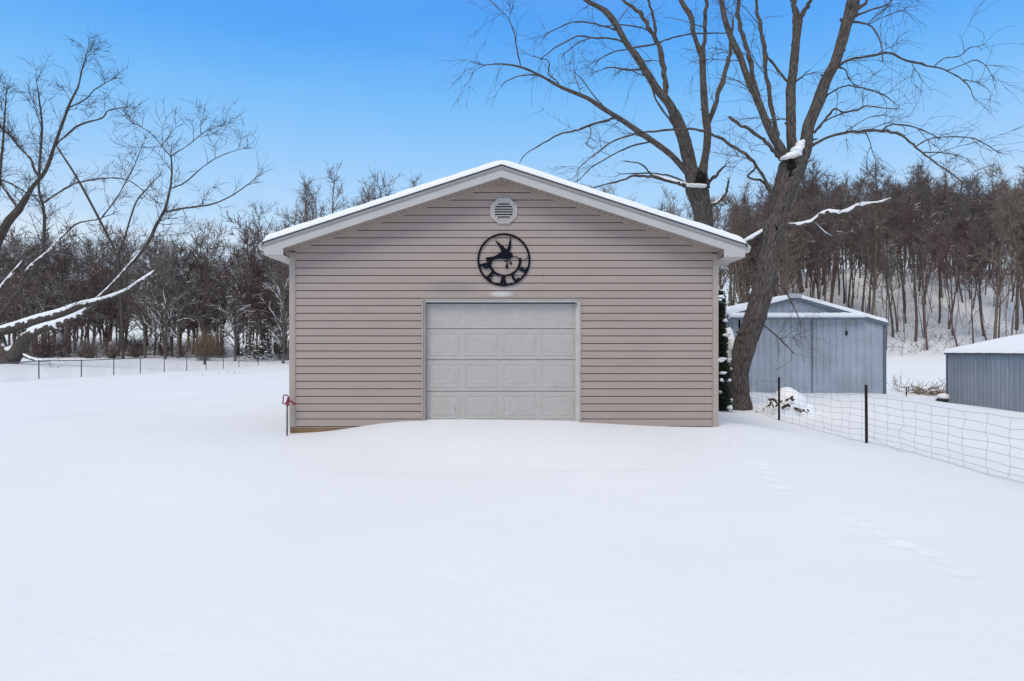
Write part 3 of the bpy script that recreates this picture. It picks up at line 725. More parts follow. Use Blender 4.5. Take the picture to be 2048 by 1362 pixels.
def wpt(Yi, h, k):
    q = (Yi - 8.55) / 4.23; fr = q - math.floor(q); sag = 4 * fr * (1 - fr)
    wob = .045 * mnoise.noise(Vector((Yi * 1.3, h * 4, 2))) + .015 * mnoise.noise(Vector((Yi * 4, h * 9, 5)))
    g0 = gz(XFN, Yi)
    zz = g0 + .02 + h * (1.14 if Yi > 12.8 else 1.08) - .055 * sag * (h / .8) + wob
    return np.array([XFN + (.05 * sag * mnoise.noise(Vector((Yi * 1.7, h * 3, 7)))) - .008, Yi + (.16 * mnoise.noise(Vector((k * 1.9, h * 5.5, 3)))) * sag, zz])
grid = np.array([[wpt(Yi, h, k) for h in hs] for k, Yi in enumerate(Yv)])
m = MB(); m.tubes(np.transpose(grid, (1, 0, 2)), .0022, 4); m.tubes(grid, .0020, 4)
m.tubes([[XFN - .02, 12.7, .0], [XFN - .1, 12.2, -.02], [XFN - .16, 11.6, -.08], [XFN - .1, 11.0, -.13]], .0022, 4)
tag(m.build('wire_mesh', M['wire'], fence), kind='stuff')

# ------------------------------------------------------------------ chain-link fence across the field on the left
XC = -24.4
cl = empty('chain_link_fence', (XC, 48, .04), 'long chain-link fence with thin grey posts across the snowy field at left', 'fence')
cpath = [(-25.1, 30.), (-25.0, 33.), (-24.95, 36.), (-24.6, 39.), (-24.5, 42.), (-24.5, 45.), (-24.45, 48.), (-24.3, 51.), (-24.2, 54.), (-24.1, 57.), (-24.0, 60.), (-23.4, 63.), (-21.5, 66), (-18, 67), (-12, 67.5), (-6, 68), (0, 68), (8, 68.5), (16, 69), (24, 69.5), (32, 70), (40, 70)]
tops = []
for k, (x, y) in enumerate(cpath):
    g0 = gz(x, y); zt = max(g0 + .95, .93 + .012 * (y - 33) if y < 48 else 1.10)
    if y < 35: zt = .92
    tops.append((x, y, zt))
    m = MB(); rr_ = .03
    m.tubes([(x, y, g0 - .1), (x, y, zt - .03), (x, y, zt + .05)], [rr_, rr_, rr_ * .9], 8); m.build('post', M['galv_post'], cl, smooth=True)
for (a, b_) in zip(tops[:-1], tops[1:]):
    m = MB(); m.tubes([a, b_], .028, 6); m.build('top_rail', M['galv_post'], cl)
m = MB(); tubes_ = []
for (a, b_) in zip(tops[:-1], tops[1:]):
    a, b_ = np.array(a), np.array(b_); Ln = np.linalg.norm((b_ - a)[:2]); n = int(Ln / .11)
    for i in range(n):
        for sgn in (1, -1):
            t0 = i / n; hgt = .98
            t1 = t0 + sgn * hgt / Ln
            A_ = a + (b_ - a) * t0; t1c = min(max(t1, 0), 1); B_ = a + (b_ - a) * t1c; fr = (t1c - t0) / (t1 - t0)
            tubes_.append([(A_[0], A_[1], A_[2] - .01), (B_[0], B_[1], A_[2] - .01 - hgt * fr)])
m.tubes(np.array(tubes_), .0028, 3, cap=False)
tag(m.build('chain_link_fabric', M['mesh_wire'], cl), kind='stuff')
p = at(409, 730, 62); m = MB(); m.tubes([(p[0], p[1], p[2] - .4), (p[0], p[1], p[2] + .3), (p[0] + .02, p[1], p[2] + .82)], [.10, .09, .085], 9)
tag(m.build('wooden_post', M['rubble'], origin=tuple(p)), 'short thick dark post standing by the chain-link fence at left', 'post')

# ------------------------------------------------------------------ trees: growth
def shoot(rs, p, d, L, K, wander, lift):
    """centre line of K points; lift>0 bends up, <0 droops"""
    d = d / (np.linalg.norm(d) + 1e-9); st = L / (K - 1); P = np.empty((K, 3)); P[0] = p
    nz_ = rs.normal(0, wander, (K, 3))
    for i in range(1, K):
        d = d + nz_[i]; d[2] += lift * (i / K if lift < 0 else 1) ; d /= np.linalg.norm(d)
        P[i] = P[i - 1] + d * st
    return P
def side_dir(rs, T, ang, up=0., spin=None):
    T = T / (np.linalg.norm(T) + 1e-9); v = rs.normal(0, 1, 3); v[2] += up
    v -= T * v.dot(T); v /= np.linalg.norm(v) + 1e-9
    return T * math.cos(ang) + v * math.sin(ang)
class Tubes:
    """tubes gathered by point count, so that they can be meshed together"""
    def __init__(s): s.d = {}
    def add(s, P, r0, r1, n):
        K = len(P); s.d.setdefault((K, n), []).append((P, np.linspace(r0, r1, K)))
    def flush(s, mb, m=0):
        for (K, n), L_ in s.d.items(): mb.tubes(np.array([a for a, _ in L_]), np.array([b_ for _, b_ in L_]), n, m=m, cap=False)
def catmull(pts, sub):
    P = np.array(pts, float); P = np.vstack([2 * P[0] - P[1], P, 2 * P[-1] - P[-2]]); out = []
    for i in range(1, len(P) - 2):
        for t in np.linspace(0, 1, sub, endpoint=False):
            a, b_, c, d = P[i - 1], P[i], P[i + 1], P[i + 2]
            out.append(.5 * (2 * b_ + (c - a) * t + (2 * a - 5 * b_ + 4 * c - d) * t * t + (3 * b_ - a - 3 * c + d) * t ** 3))
    out.append(P[-2]); return np.array(out)

def hero_tree(name, base_px, Y, limbs, label, bark, twigm, seed, style):
    """limbs: name -> (parent, depth swing, [(px, py, width px)...], options)"""
    rs = RS(seed); b0 = at(base_px[0], base_px[1], Y)
    root = empty(name, tuple(b0), label, 'tree')
    paths = {}; KN = MB(); SN = MB(); anysnow = False
    fine = Tubes(); mid = Tubes()
    s_ = style
    def spawn(P, Rr, dens, scale=1.0, t0=.15):
        seg = np.linalg.norm(np.diff(P, axis=0), axis=1); Ln = seg.sum(); cum = np.concatenate([[0], np.cumsum(seg)])
        n = rs.poisson(dens * Ln)
        for _ in range(n):
            q = Ln * (t0 + (1 - t0) * rs.uniform() ** .8); i = min(np.searchsorted(cum, q) - 1, len(P) - 2); i = max(i, 0)
            f = (q - cum[i]) / (seg[i] + 1e-9); p = P[i] + (P[i + 1] - P[i]) * f; r = Rr[i]
            T = P[i + 1] - P[i]
            L1 = s_['L1'] * scale * rs.uniform(.35, 1.15) * (1 - .5 * q / Ln); r1 = min(r * .7, s_['r1'] * (L1 / s_['L1']) ** .7)
            B1 = shoot(rs, p, side_dir(rs, T, R(rs.uniform(*s_['a1'])), s_['up1']), L1, 8, s_['w1'], s_['lift1'])
            mid.add(B1, r1, r1 * .35, 5)
            sub(B1, r1, L1)
    def sub(B1, r1, L1):
        for _ in range(rs.poisson(s_['n2'] * L1)):
            i = rs.randint(1, 7); p = B1[i] + (B1[min(i + 1, 7)] - B1[i]) * rs.uniform(); T = B1[i] - B1[i - 1]
            L2 = s_['L2'] * rs.uniform(.4, 1.35); r2 = min(r1 * .6, s_['r2'])
            B2 = shoot(rs, p, side_dir(rs, T, R(rs.uniform(20, 65)), s_['up2']), L2, 6, s_['w2'], s_['lift2'])
            fine.add(B2, r2, r2 * .45, 3)
            for _ in range(rs.poisson(s_['n3'])):
                j = rs.randint(1, 5)
                B3 = shoot(rs, B2[j], side_dir(rs, B2[j + 1] - B2[j], R(rs.uniform(15, 60)), s_['up2']), s_['L3'] * rs.uniform(.4, 1.4), 5, s_['w2'], s_['lift2'])
                fine.add(B3, s_['r3'], s_['r3'] * .5, 3)
    for nm, (par, dy, pts, opt) in limbs.items():
        pts = np.array(pts, float)
        if style.get('thin'): pts[:, 2] *= np.where(pts[:, 2] < 12, style['thin'], 1)
        if par is None: y0 = Y
        else:
            q = paths[par]; k = np.argmin((q[0][:, 0] - pts[0, 0]) ** 2 + (q[0][:, 1] - pts[0, 1]) ** 2); y0 = q[2][k]
        big = pts[:, 2].max() * Y / F > .22
        segl = 5 if big else 4
        C_ = catmull(pts, max(3, int(segl))); n = len(C_)
        ys_ = y0 + dy * np.linspace(0, 1, n) ** 1.1
        P = np.array([at(a, b_, y) for (a, b_, _), y in zip(C_, ys_)]); Rr = np.maximum(C_[:, 2], .6) * ys_ / F / 2
        paths[nm] = (C_[:, :2], P, ys_)
        m = MB()
        if big:
            # resample finely for bark relief
            sg_ = np.linalg.norm(np.diff(P, axis=0), axis=1); cu = np.concatenate([[0], np.cumsum(sg_)]); K = max(8, int(cu[-1] / (.07 if Y < 30 else .3)))
            tt = np.linspace(0, cu[-1], K); P2 = np.stack([np.interp(tt, cu, P[:, c]) for c in range(3)], 1); R2 = np.interp(tt, cu, Rr)
            m.tubes(P2, R2, 40 if Y < 30 else 12, relief=.15 if Y < 30 else .10)
        else:
            jit = rs.normal(0, 1, P.shape) * np.minimum(Rr[:, None] * .30, .016); jit[0] = 0
            Rr = Rr * (1 + .14 * rs.normal(0, 1, n).clip(-1, 1.5)); m.tubes(P + jit, Rr, 9 if Rr.max() > .05 else 6)
        m.build('trunk' if par is None else 'limb', bark, root, smooth=True)
        if opt.get('snow'):
            anysnow = True; lo, hi, th = opt['snow']; i0, i1 = int(lo * (n - 1)), int(hi * (n - 1)) + 1
            Q = P[i0:i1].copy(); q_ = Rr[i0:i1].copy()
            sg_ = np.linalg.norm(np.diff(Q, axis=0), axis=1); cu = np.concatenate([[0], np.cumsum(sg_)]); K = max(6, int(cu[-1] / .12)); tt = np.linspace(0, cu[-1], K)
            Q = np.stack([np.interp(tt, cu, Q[:, c]) for c in range(3)], 1); q_ = np.interp(tt, cu, q_)
            fade = np.clip(np.minimum(np.arange(K), np.arange(K)[::-1]) / 2.5, .15, 1) * np.clip(.90 + .45 * np.array([mnoise.noise(Vector((k_ * .55, seed + lo * 9, 8))) for k_ in range(K)]), .12, 1.25)
            nv = np.array([mnoise.noise(Vector((k_ * .35, seed, 1))) for k_ in range(K)])
            off = opt.get('off', (0, 0, 1)); off = np.array(off, float) / np.linalg.norm(off)
            rad_ = (q_ * .72 + th * .55) * fade * (1 + .25 * nv)
            Q += off * ((q_ + th - rad_) + 0)[:, None]
            SN.tubes(Q, rad_, 9)
        if par and pts[-1, 2] < 5:
            for _ in range(s_['tip']):
                Lt = s_['L1'] * rs.uniform(.15, .35) * opt.get('s', 1.); Bt = shoot(rs, P[-1], side_dir(rs, P[-1] - P[-2], R(rs.uniform(5, 30)), .2), Lt, 8, s_['w1'], s_['lift1']); mid.add(Bt, min(Rr[-1] * .9, s_['r1'] * .6), s_['r2'] * .5, 5); sub(Bt, s_['r1'] * .4, Lt * 1.3)
        dens = opt.get('d', s_['d1']); 
        if big and Y < 30:
            for _ in range(int(len(P) * .22)):      # broken stubs and knots
                i = rs.randint(1, len(P) - 1); d_ = side_dir(rs, P[i] - P[i - 1], R(rs.uniform(40, 85))); r_ = min(rs.uniform(.02, .05), Rr[i] * .3)
                B_ = shoot(rs, P[i], d_, Rr[i] + rs.uniform(.0, .9) * Rr[i], 4, .1, .02); KN.tubes(B_, [r_ * 1.6, r_ * 1.3, r_ * 1.0, r_ * .7], 6)
        if dens > 0: spawn(P, Rr, dens, opt.get('s', 1.0), opt.get('t0', .15))
    m = MB(); mid.flush(m, 0); fine.flush(m, 1)
    tag(m.build('twigs', [bark, twigm], root), kind='stuff')
    if KN.n: tag(KN.build('stubs', bark, root, smooth=True), kind='stuff')
    if anysnow: 
        SN.build('snow_on_limbs', M['snow_clump'], root, smooth=True)
    return root, paths

willow = dict(d1=1.15, L1=1.9, r1=.022, a1=(35, 75), up1=.5, w1=.11, lift1=-.10, n2=4.2, L2=.95, r2=.0075, up2=.3, w2=.16, lift2=-.12, n3=2.0, L3=.6, r3=.005, tip=3)
R1L = {
 'trunk': (None, 0, [(1472,835,70),(1474,812,56),(1477,782,45),(1479,740,39),(1490,692,41),(1506,648,41),(1521,604,40),(1530,560,40),(1536,520,36),(1543,482,34),(1549,455,39),(1555,431,35),(1563,398,38),(1575,364,46),(1586,335,50),(1592,312,44)], dict(d=0)),
 'L1': ('trunk', -.8, [(1583,335,26),(1564,304,19),(1536,253,15),(1514,196,13),(1498,165,13),(1482,118,12),(1465,82,12),(1451,41,11),(1443,0,10),(1436,-70,8),(1440,-150,5)], dict(d=.9)),
 'L1b': ('trunk', .9, [(1578,318,12),(1560,292,9),(1552,262,9),(1543,206,8),(1530,136,8),(1525,80,7),(1517,32,7),(1512,0,6),(1505,-80,4)], dict(d=.9)),
 'L1c': ('L1', .5, [(1514,196,9),(1508,165,9),(1501,123,9),(1489,82,9),(1480,50,8),(1477,0,7),(1478,-80,4)], {}),
 'L2': ('trunk', .4, [(1590,330,24),(1585,300,20),(1581,253,18),(1582,190,18),(1588,126,16),(1593,73,16),(1594,45,18)], dict(d=.5)),
 'L2a': ('L2', .4, [(1594,50,13),(1590,20,11),(1584,-6,11),(1575,-80,7)], {}),
 'L2b': ('L2', -.5, [(1595,52,11),(1608,22,9),(1620,0,8),(1640,-50,5)], {}),
 'L3': ('trunk', -.6, [(1592,335,30),(1610,300,24),(1617,253,22),(1636,206,22),(1653,158,21),(1669,127,19),(1685,79,19),(1693,47,21),(1704,19,24),(1707,0,24),(1720,-80,18),(1745,-160,8)], dict(d=.5)),
 'b1': ('L3', -1.2, [(1697,42,5),(1735,49,3.5),(1751,63,3),(1764,95,2.5),(1765,120,2)], dict(s=.5)),
 'b2': ('L3', -1.6, [(1665,142,6),(1697,120,4.5),(1748,111,4.3),(1776,106,4.2),(1811,120,4),(1843,128,4),(1887,139,3),(1919,155,2.5),(1938,174,2),(1946,191,1.5)], dict(d=1.1, s=.7)),
 'b2a': ('b2', -.4, [(1868,134,2.5),(1887,117,2.2),(1919,112,2),(1938,96,2),(1955,93,1.5)], dict(s=.5)),
 'b2b': ('b2', .4, [(1893,141,2.5),(1925,130,2),(1950,120,2),(1970,130,1.7),(1982,148,1.3)], dict(s=.5)),
 'b3': ('L3', 1.0, [(1700,38,6),(1735,22,3.8),(1772,11,3.4),(1783,0,3),(1800,-20,2)], dict(s=.6)),
 'b3b': ('b1', .6, [(1735,49,2.5),(1751,32,2),(1780,12,1.6)], dict(s=.5)),
 'b4': ('L3', .7, [(1700,34,9),(1712,24,8),(1734,0,6),(1755,-50,4)], {}),
 'b5': ('L3', -1.8, [(1612,300,9),(1640,282,6),(1672,269,5.5),(1716,264,5.5),(1764,261,5.5),(1799,269,5),(1818,282,4.5),(1834,297,4),(1859,316,3.5),(1900,345,3),(1938,373,2)], dict(d=1.0, s=.7)),
 'b5a': ('b5', .5, [(1764,261,3.5),(1780,250,3),(1808,250,3),(1843,259,2.6),(1875,274,2)], dict(s=.6)),
 'b5b': ('b5', -.5, [(1830,294,3),(1849,282,3),(1875,275,2.6),(1938,275,2.4),(1970,288,2),(1995,304,1.4)], dict(s=.6)),
 'b5c': ('b5', .5, [(1843,305,2.5),(1875,305,2.2),(1906,309,2),(1935,318,1.4)], dict(s=.5)),
 'b6': ('L3', 1.0, [(1650,196,5),(1656,190,3.4),(1678,176,3),(1704,172,3),(1745,182,2.6),(1767,190,2.2),(1786,203,1.6)], dict(s=.6)),
 'b7': ('L3', -.6, [(1628,266,6),(1650,240,4.6),(1669,218,4),(1682,223,3)], dict(s=.5)),
 'b7a': ('b7', -.6, [(1645,245,3.5),(1685,226,3.2),(1713,221,3),(1732,212,2.6),(1754,214,2.3),(1786,218,1.6)], dict(s=.5)),
 'b8': ('L3', .5, [(1670,133,4),(1691,139,3),(1697,155,2.6),(1707,168,2)], dict(s=.5)),
 's1': ('L2', .4, [(1580,170,6),(1574,163,4.6),(1552,133,4.2),(1533,108,4),(1528,76,3)], dict(s=.6)),
 's2': ('L2', -.3, [(1585,168,4),(1606,152,2.6)], dict(d=0)),
 'stub': ('trunk', -.7, [(1562,318,11),(1546,300,8),(1527,278,7),(1504,263,6.5),(1476,247,6),(1457,234,5)], dict(d=.3, s=.4)),
 'droop': ('trunk', -1.2, [(1556,400,11),(1543,385,7.5),(1527,354,6.5),(1511,329,6.2),(1489,307,6),(1454,285,6),(1419,266,5.4),(1379,258,5),(1309,262,4.4),(1270,268,4),(1228,282,3.4),(1195,305,2.6),(1161,332,1.8)], dict(d=.6, s=.55)),
 'droopv': ('droop', .4, [(1511,330,4),(1509,340,4),(1495,354,4),(1527,364,5),(1545,388,6)], dict(d=.3, s=.3)),
 'snowr': ('trunk', -.8, [(1556,455,14),(1569,453,8),(1603,451,9),(1625,444,8.5),(1640,432,8.2),(1657,425,8),(1686,427,7.6),(1719,412,7.2),(1752,409,6.4),(1793,398,5),(1840,384,3),(1880,374,1.8)], dict(d=1.4, s=.5, snow=(.13,.80,.045))),
 'snowr2': ('snowr', .5, [(1625,444,4),(1640,458,3.6),(1655,470,3.2),(1675,478,2.4)], dict(d=.5, s=.4, snow=(.1,.9,.03))),
 'snowl': ('trunk', .6, [(1545,458,14),(1528,466,9),(1500,481,8.5),(1488,487,7),(1462,500,5)], dict(d=.2, s=.4, snow=(.12,.95,.075))),
 'hang1': ('trunk', -.8, [(1515,640,6),(1525,648,3.6),(1556,674,3),(1572,690,2.6),(1583,702,1.6)], dict(d=1.4, s=.45)),
 'hang2': ('trunk', -.9, [(1540,556,6),(1553,567,4),(1571,582,3.4),(1587,613,2.4),(1600,640,1.6)], dict(d=1.2, s=.45)),
}
t1, pth = hero_tree('leaning_tree', (1474, 812), 19.5, R1L, 'big leaning bare tree right of the garage, snow lodged in its fork', M['bark'], M['twig'], 7, willow)
# snow lodged in the fork, dark hollow under it
m = MB(); rs = RS(2)
def blob(m, c, rx, ry, rz, seed, rough=.18, nu=14, nv=9, m_=0):
    V = []
    for i in range(nv + 1):
        for j in range(nu):
            a, e = 2 * math.pi * j / nu, math.pi * i / nv - math.pi / 2
            d = np.array([math.cos(a) * math.cos(e), math.sin(a) * math.cos(e), math.sin(e)])
            k = 1 + rough * mnoise.noise(Vector((d[0] * 1.7 + seed, d[1] * 1.7, d[2] * 1.7)))
            V.append((c[0] + d[0] * rx * k, c[1] + d[1] * ry * k, c[2] + d[2] * rz * k))
    Q = [(i * nu + j, i * nu + (j + 1) % nu, (i + 1) * nu + (j + 1) % nu, (i + 1) * nu + j) for i in range(nv) for j in range(nu)]
    m.add(V, Q, m=m_)
for (px, py, rx, rz) in ((1591, 307, .17, .09), (1596, 299, .14, .10), (1600, 291, .11, .12), (1604, 285, .06, .08), (1583, 311, .17, .08), (1574, 314, .12, .06), (1566, 316, .07, .04), (1588, 300, .09, .08)):
    blob(m, at(px, py, 19.18), rx, .16, rz, px, .35)
m.build('fork_snow', M['snow_clump'], t1, smooth=True)
m = MB(); blob(m, at(1584, 330, 19.28), .20, .12, .20, 3, .5); blob(m, at(1581, 350, 19.30), .10, .12, .22, 5, .5); m.build('hollow', M['hollow'], t1, smooth=True)
m = MB(); blob(m, at(1554, 456, 19.32), .10, .10, .12, 6, .5); m.build('knot_hole', M['hollow'], t1, smooth=True)

R2L = {
 'trunk': (None, 0, [(1412,830,46),(1412,700,40),(1410,560,36),(1408,450,34),(1403,410,38),(1396,385,42),(1390,368,40)], dict(d=0)),
 'A': ('trunk', -.5, [(1392,385,34),(1384,350,30),(1379,321,25),(1367,279,25),(1356,243,22),(1348,225,20)], dict(d=.5)),
 'A1': ('A', -.7, [(1352,232,19),(1337,207,17),(1314,179,15),(1295,148,14),(1273,112,13),(1253,87,12),(1234,53,12),(1214,25,11),(1194,12,9),(1172,0,8),(1120,-40,5)], dict(d=.8)),
 'A2': ('A', .6, [(1340,212,12),(1331,190,10.5),(1331,173,10),(1328,145,10),(1323,112,10),(1314,84,9)], dict(d=.6)),
 'A2a': ('A2', .4, [(1314,86,9),(1303,65,8),(1289,42,8),(1273,20,7),(1245,0,6),(1220,-30,4)], {}),
 'A2b': ('A2', -.4, [(1312,80,6.5),(1309,42,5.5),(1300,14,5),(1297,0,4.4),(1292,-40,3)], {}),
 'B': ('trunk', .5, [(1404,375,32),(1404,350,24),(1409,321,15),(1415,265,14.5),(1409,209,13.5),(1406,153,12.5),(1404,112,12.5),(1403,104,12)], dict(d=.5)),
 'B1': ('B', .4, [(1403,108,11),(1390,75,9.5),(1381,36,9),(1362,0,8),(1345,-50,5)], {}),
 'B2': ('B', -.4, [(1404,108,9),(1409,84,8),(1411,42,7.5),(1412,0,7),(1415,-60,4)], {}),
 'B3': ('B', .8, [(1414,262,11),(1418,243,10),(1429,212,9.5),(1443,167,9),(1457,123,8),(1461,95,7),(1466,40,4)], dict(d=.6)),
 'C': ('A', -1.6, [(1382,352,16),(1365,335,12.5),(1342,310,11.5),(1309,285,11),(1273,260,10.5),(1234,234,9.5),(1211,220,9),(1178,198,8),(1150,186,7.2),(1119,173,6.2),(1080,151,5),(1041,134,4),(1002,128,3),(971,130,2)], dict(d=.8, s=.8)),
 'c1': ('C', -.4, [(1041,134,2.6),(1033,92,2.2),(1026,59,2),(1014,33,1.6),(985,6,1)], dict(d=1, s=.5)),
 'c2': ('C', .3, [(1075,149,2.8),(1038,152,2.2),(1013,162,1.5)], dict(s=.4)),
 'c3': ('C', -.3, [(1119,172,3),(1112,160,2.6),(1097,148,2.4),(1097,123,2.2),(1072,114,1.6)], dict(s=.4)),
 'c4': ('C', -.7, [(1234,235,6),(1211,241,4.8),(1178,251,4.4),(1150,261,3.8),(1119,269,3.2),(1077,292,2.6),(1049,310,2),(1038,328,1)], dict(d=1, s=.5)),
 'c4s': ('c4', -.2, [(1180,252,2.2),(1182,268,2),(1173,287,2),(1180,294,1.5)], dict(d=.8, s=.25)),
 'c5': ('C', -.6, [(1306,284,4),(1273,289,3.4),(1239,303,3),(1211,318,2.6),(1183,335,2.2),(1161,357,1.3)], dict(d=.9, s=.5)),
 'c6': ('C', .4, [(1209,219,3.2),(1206,212,3),(1189,193,2.6),(1164,159,2),(1152,148,1.4)], dict(d=.9, s=.4)),
 'a1a': ('A1', -.8, [(1253,87,4.4),(1225,78,3.6),(1183,75,3.2),(1155,73,3),(1116,92,2.5),(1086,114,1.8)], dict(d=1, s=.5)),
 'a1b': ('a1a', .3, [(1183,75,2.6),(1155,87,2.3),(1130,106,1.6)], dict(s=.4)),
 'a1c': ('A1', .6, [(1239,62,4),(1211,53,3.3),(1169,44,3),(1139,46,2.5),(1100,64,1.8)], dict(d=1, s=.5)),
 'a1d': ('A1', .5, [(1289,138,3.6),(1256,140,3),(1222,135,2.6),(1203,140,1.6)], dict(d=1, s=.4)),
 'a2c': ('A2', -.8, [(1315,87,4),(1267,96,3.2),(1222,106,2.6),(1197,120,1.8)], dict(d=1, s=.4)),
 'a2d': ('A2', .8, [(1312,88,3.6),(1337,78,3.2),(1379,68,3),(1446,66,2.4)], dict(d=.7, s=.4)),
 'a2e': ('A2', -.5, [(1303,66,3.6),(1284,56,3),(1250,50,2.6),(1206,52,1.8)], dict(d=1, s=.4)),
 'par': ('A', -.4, [(1352,256,5),(1342,243,4.4),(1317,209,4),(1300,167,3)], dict(d=.6, s=.4)),
 'hs': ('trunk', -.9, [(1396,378,12),(1371,371,8),(1355,366,7),(1305,353,6),(1272,351,5),(1244,361,4),(1188,375,2.5)], dict(d=.7, s=.45, snow=(.0,.5,.04))),
 'hs2': ('hs', .3, [(1374,371,5),(1368,363,4.2),(1340,352,3.6),(1305,347,3),(1241,348,2)], dict(d=.6, s=.35)),
 'hs3': ('hs', -.2, [(1305,353,5),(1300,347,4),(1282,328,3),(1254,323,2)], dict(d=1.3, s=.35)),
 'st1': ('trunk', -.3, [(1406,378,9),(1419,363,7),(1432,348,7),(1449,333,4)], dict(d=0)),
 'st2': ('trunk', -.3, [(1408,416,10),(1427,409,6),(1447,394,5),(1455,378,5),(1457,361,4)], dict(d=.4, s=.3, snow=(.15,.6,.03))),
}
t2, _ = hero_tree('tall_tree', (1412, 812), 21.9, R2L, 'tall bare tree whose trunk rises from behind the right slope of the garage roof', M['bark'], M['twig'], 17, willow)
m = MB()
for (px, py, rx, rz) in ((1393, 371, .22, .05), (1404, 372, .16, .05), (1381, 370, .14, .04)): blob(m, at(px, py, 21.5), rx, .2, rz, px)
m.build('fork_snow', M['snow_clump'], t2, smooth=True)
m = MB(); blob(m, at(1402, 357, 21.55), .16, .08, .22, 4, .5); m.build('hollow', M['hollow'], t2, smooth=True)

cherry = dict(d1=2.3, L1=2.9, r1=.036, a1=(30, 70), up1=.5, w1=.12, lift1=.02, n2=2.9, L2=1.3, r2=.019, up2=.2, w2=.16, lift2=.01, n3=1.8, L3=.75, r3=.013, thin=.66, tip=4)
LL = {
 'trunk': (None, 0, [(8,745,34),(16,728,31),(34,704,27),(48,682,25),(55,672,22)], dict(d=0)),
 'm1': ('trunk', -1.5, [(50,676,22),(70,664,18),(90,657,16),(123,646,13),(150,633,11),(172,621,8),(200,603,5)], dict(d=.5, snow=(.04,.86,.17))),
 'low': ('trunk', 2, [(30,706,22),(0,716,22),(-30,722,20),(-90,722,15)], dict(d=.1, snow=(.0,.9,.28))),
 'lowr': ('trunk', -1, [(40,708,10),(60,717,8),(80,722,5),(95,722,3)], dict(d=.3, s=.4, snow=(.1,.95,.08))),
 'back': ('trunk', 3, [(20,722,26),(0,690,24),(-15,640,22),(-18,560,20),(-12,510,18),(0,471,16)], dict(d=.8)),
 'm2': ('back', -4, [(-15,668,18),(0,664,18),(29,655,17),(73,640,15),(117,628,14),(161,612,12),(205,600,10),(249,584,8),(275,567,7),(316,540,5),(345,518,3)], dict(d=1.1, s=.8, snow=(.1,.88,.15))),
 'u4': ('m2', -2, [(185,606,9),(205,588,8.5),(228,566,8.5),(262,528,9),(281,507,9),(300,478,9.5),(311,453,9),(323,432,9),(332,412,7.5),(341,374,6),(344,340,5),(342,312,4)], dict(d=1.2, snow=(.0,.36,.07))),
 'u4a': ('u4', -1, [(342,314,3.4),(323,291,3),(303,268,2.4),(276,250,1.6)], {}),
 'u4b': ('u4', 1, [(343,312,3.4),(379,288,2.8),(411,262,2.2),(435,253,1.5)], {}),
 'u4c': ('u4', -1.5, [(328,424,6.5),(376,415,5.6),(417,410,5),(458,394,4),(493,371,3),(514,353,1.8)], dict(d=.7, s=.7)),
 'u4d': ('u4', 1.5, [(341,377,4.4),(370,365,3.6),(405,335,3),(440,312,2.5),(485,297,1.5)], dict(d=.7, s=.7)),
 'u1': ('back', -1, [(-4,480,17),(18,441,15),(38,418,14),(65,374,11.5),(91,341,10.5),(109,291,9),(126,244,8),(140,206,7),(156,174,5),(164,139,4),(174,106,2)], dict(d=1.6, s=1.15, t0=.2)),
 'u1a': ('u1', -1.5, [(108,293,5.5),(132,271,5),(159,250,5),(203,236,4.2),(217,221,3.6),(253,214,2)], dict(d=.6, s=.8)),
 'u1b': ('u1', 1.5, [(139,215,4.4),(173,197,3.6),(188,180,3),(223,159,2)], dict(s=.7)),
 'u1c': ('u1', 1.5, [(38,418,9),(18,391,7.5),(0,362,6.5),(-20,330,5)], {}),
 'u2': ('back', -3, [(-8,640,10),(40,580,10),(80,520,9.5),(88,480,9),(88,427,8),(85,406,7.5),(78,382,7),(78,344,7),(84,256,6),(78,197,4),(73,165,2)], dict(d=1.6, s=1.15, t0=.2)),
 'u2a': ('u2', -1, [(86,406,5.5),(117,385,5),(141,371,4.6),(164,363,4.5),(211,356,4),(253,359,3.5),(288,382,3),(308,400,2.2)], dict(d=.5, s=.8)),
 'u6': ('u1', 2, [(76,352,6),(59,315,6.5),(41,297,7),(20,271,7),(0,253,6),(-30,225,4)], {}),
 'u8': ('back', 1, [(-6,500,10),(-4,400,9),(2,324,7.5),(6,286,6),(10,221,4),(12,191,2)], dict(d=1.6, s=1.15, t0=.2)),
 'u7': ('u1c', -2, [(-5,356,6),(29,371,5),(59,388,4),(90,392,2)], dict(s=.7)),
 's3': ('m2', 1, [(-10,590,6),(0,575,5),(38,531,4.5),(60,505,4)], dict(d=.5, s=.7, snow=(.1,.8,.07))),
 's4': ('m2', -1, [(20,650,6),(38,600,5),(50,545,5),(97,502,5),(150,450,5),(190,440,3),(225,428,2)], dict(d=.6, s=.7, snow=(.35,.66,.07))),
}
t3, _ = hero_tree('spreading_tree', (16, 728), 50, LL, 'low spreading bare tree with thick snow along its sagging limbs at the left edge', M['limb_far'], M['twig_far'], 27, cherry)
LL2 = {'trunk': (None, 0, [(246,722,10),(245,680,9.5),(242,600,9),(238,540,8.5),(234,504,8)], dict(d=.25)),
 'a': ('trunk', -1, [(234,508,7.5),(220,480,7),(191,424,7),(170,385,6.5),(147,344,6),(126,312,5.5),(112,290,4)], dict(d=.55)),
 'b': ('trunk', 1, [(235,506,6.5),(249,478,5.5),(256,453,5),(270,409,4.6),(285,387,4),(314,356,2.6)], dict(d=.55)),
 'c': ('a', 1, [(200,440,4),(230,400,3.4),(262,345,3),(290,280,1.5)], {})}
hero_tree('slender_tree', (246, 718), 71, LL2, 'slender bare tree making a thin V against the sky, right of the spreading tree', M['limb_far'], M['twig_far'], 37, cherry)

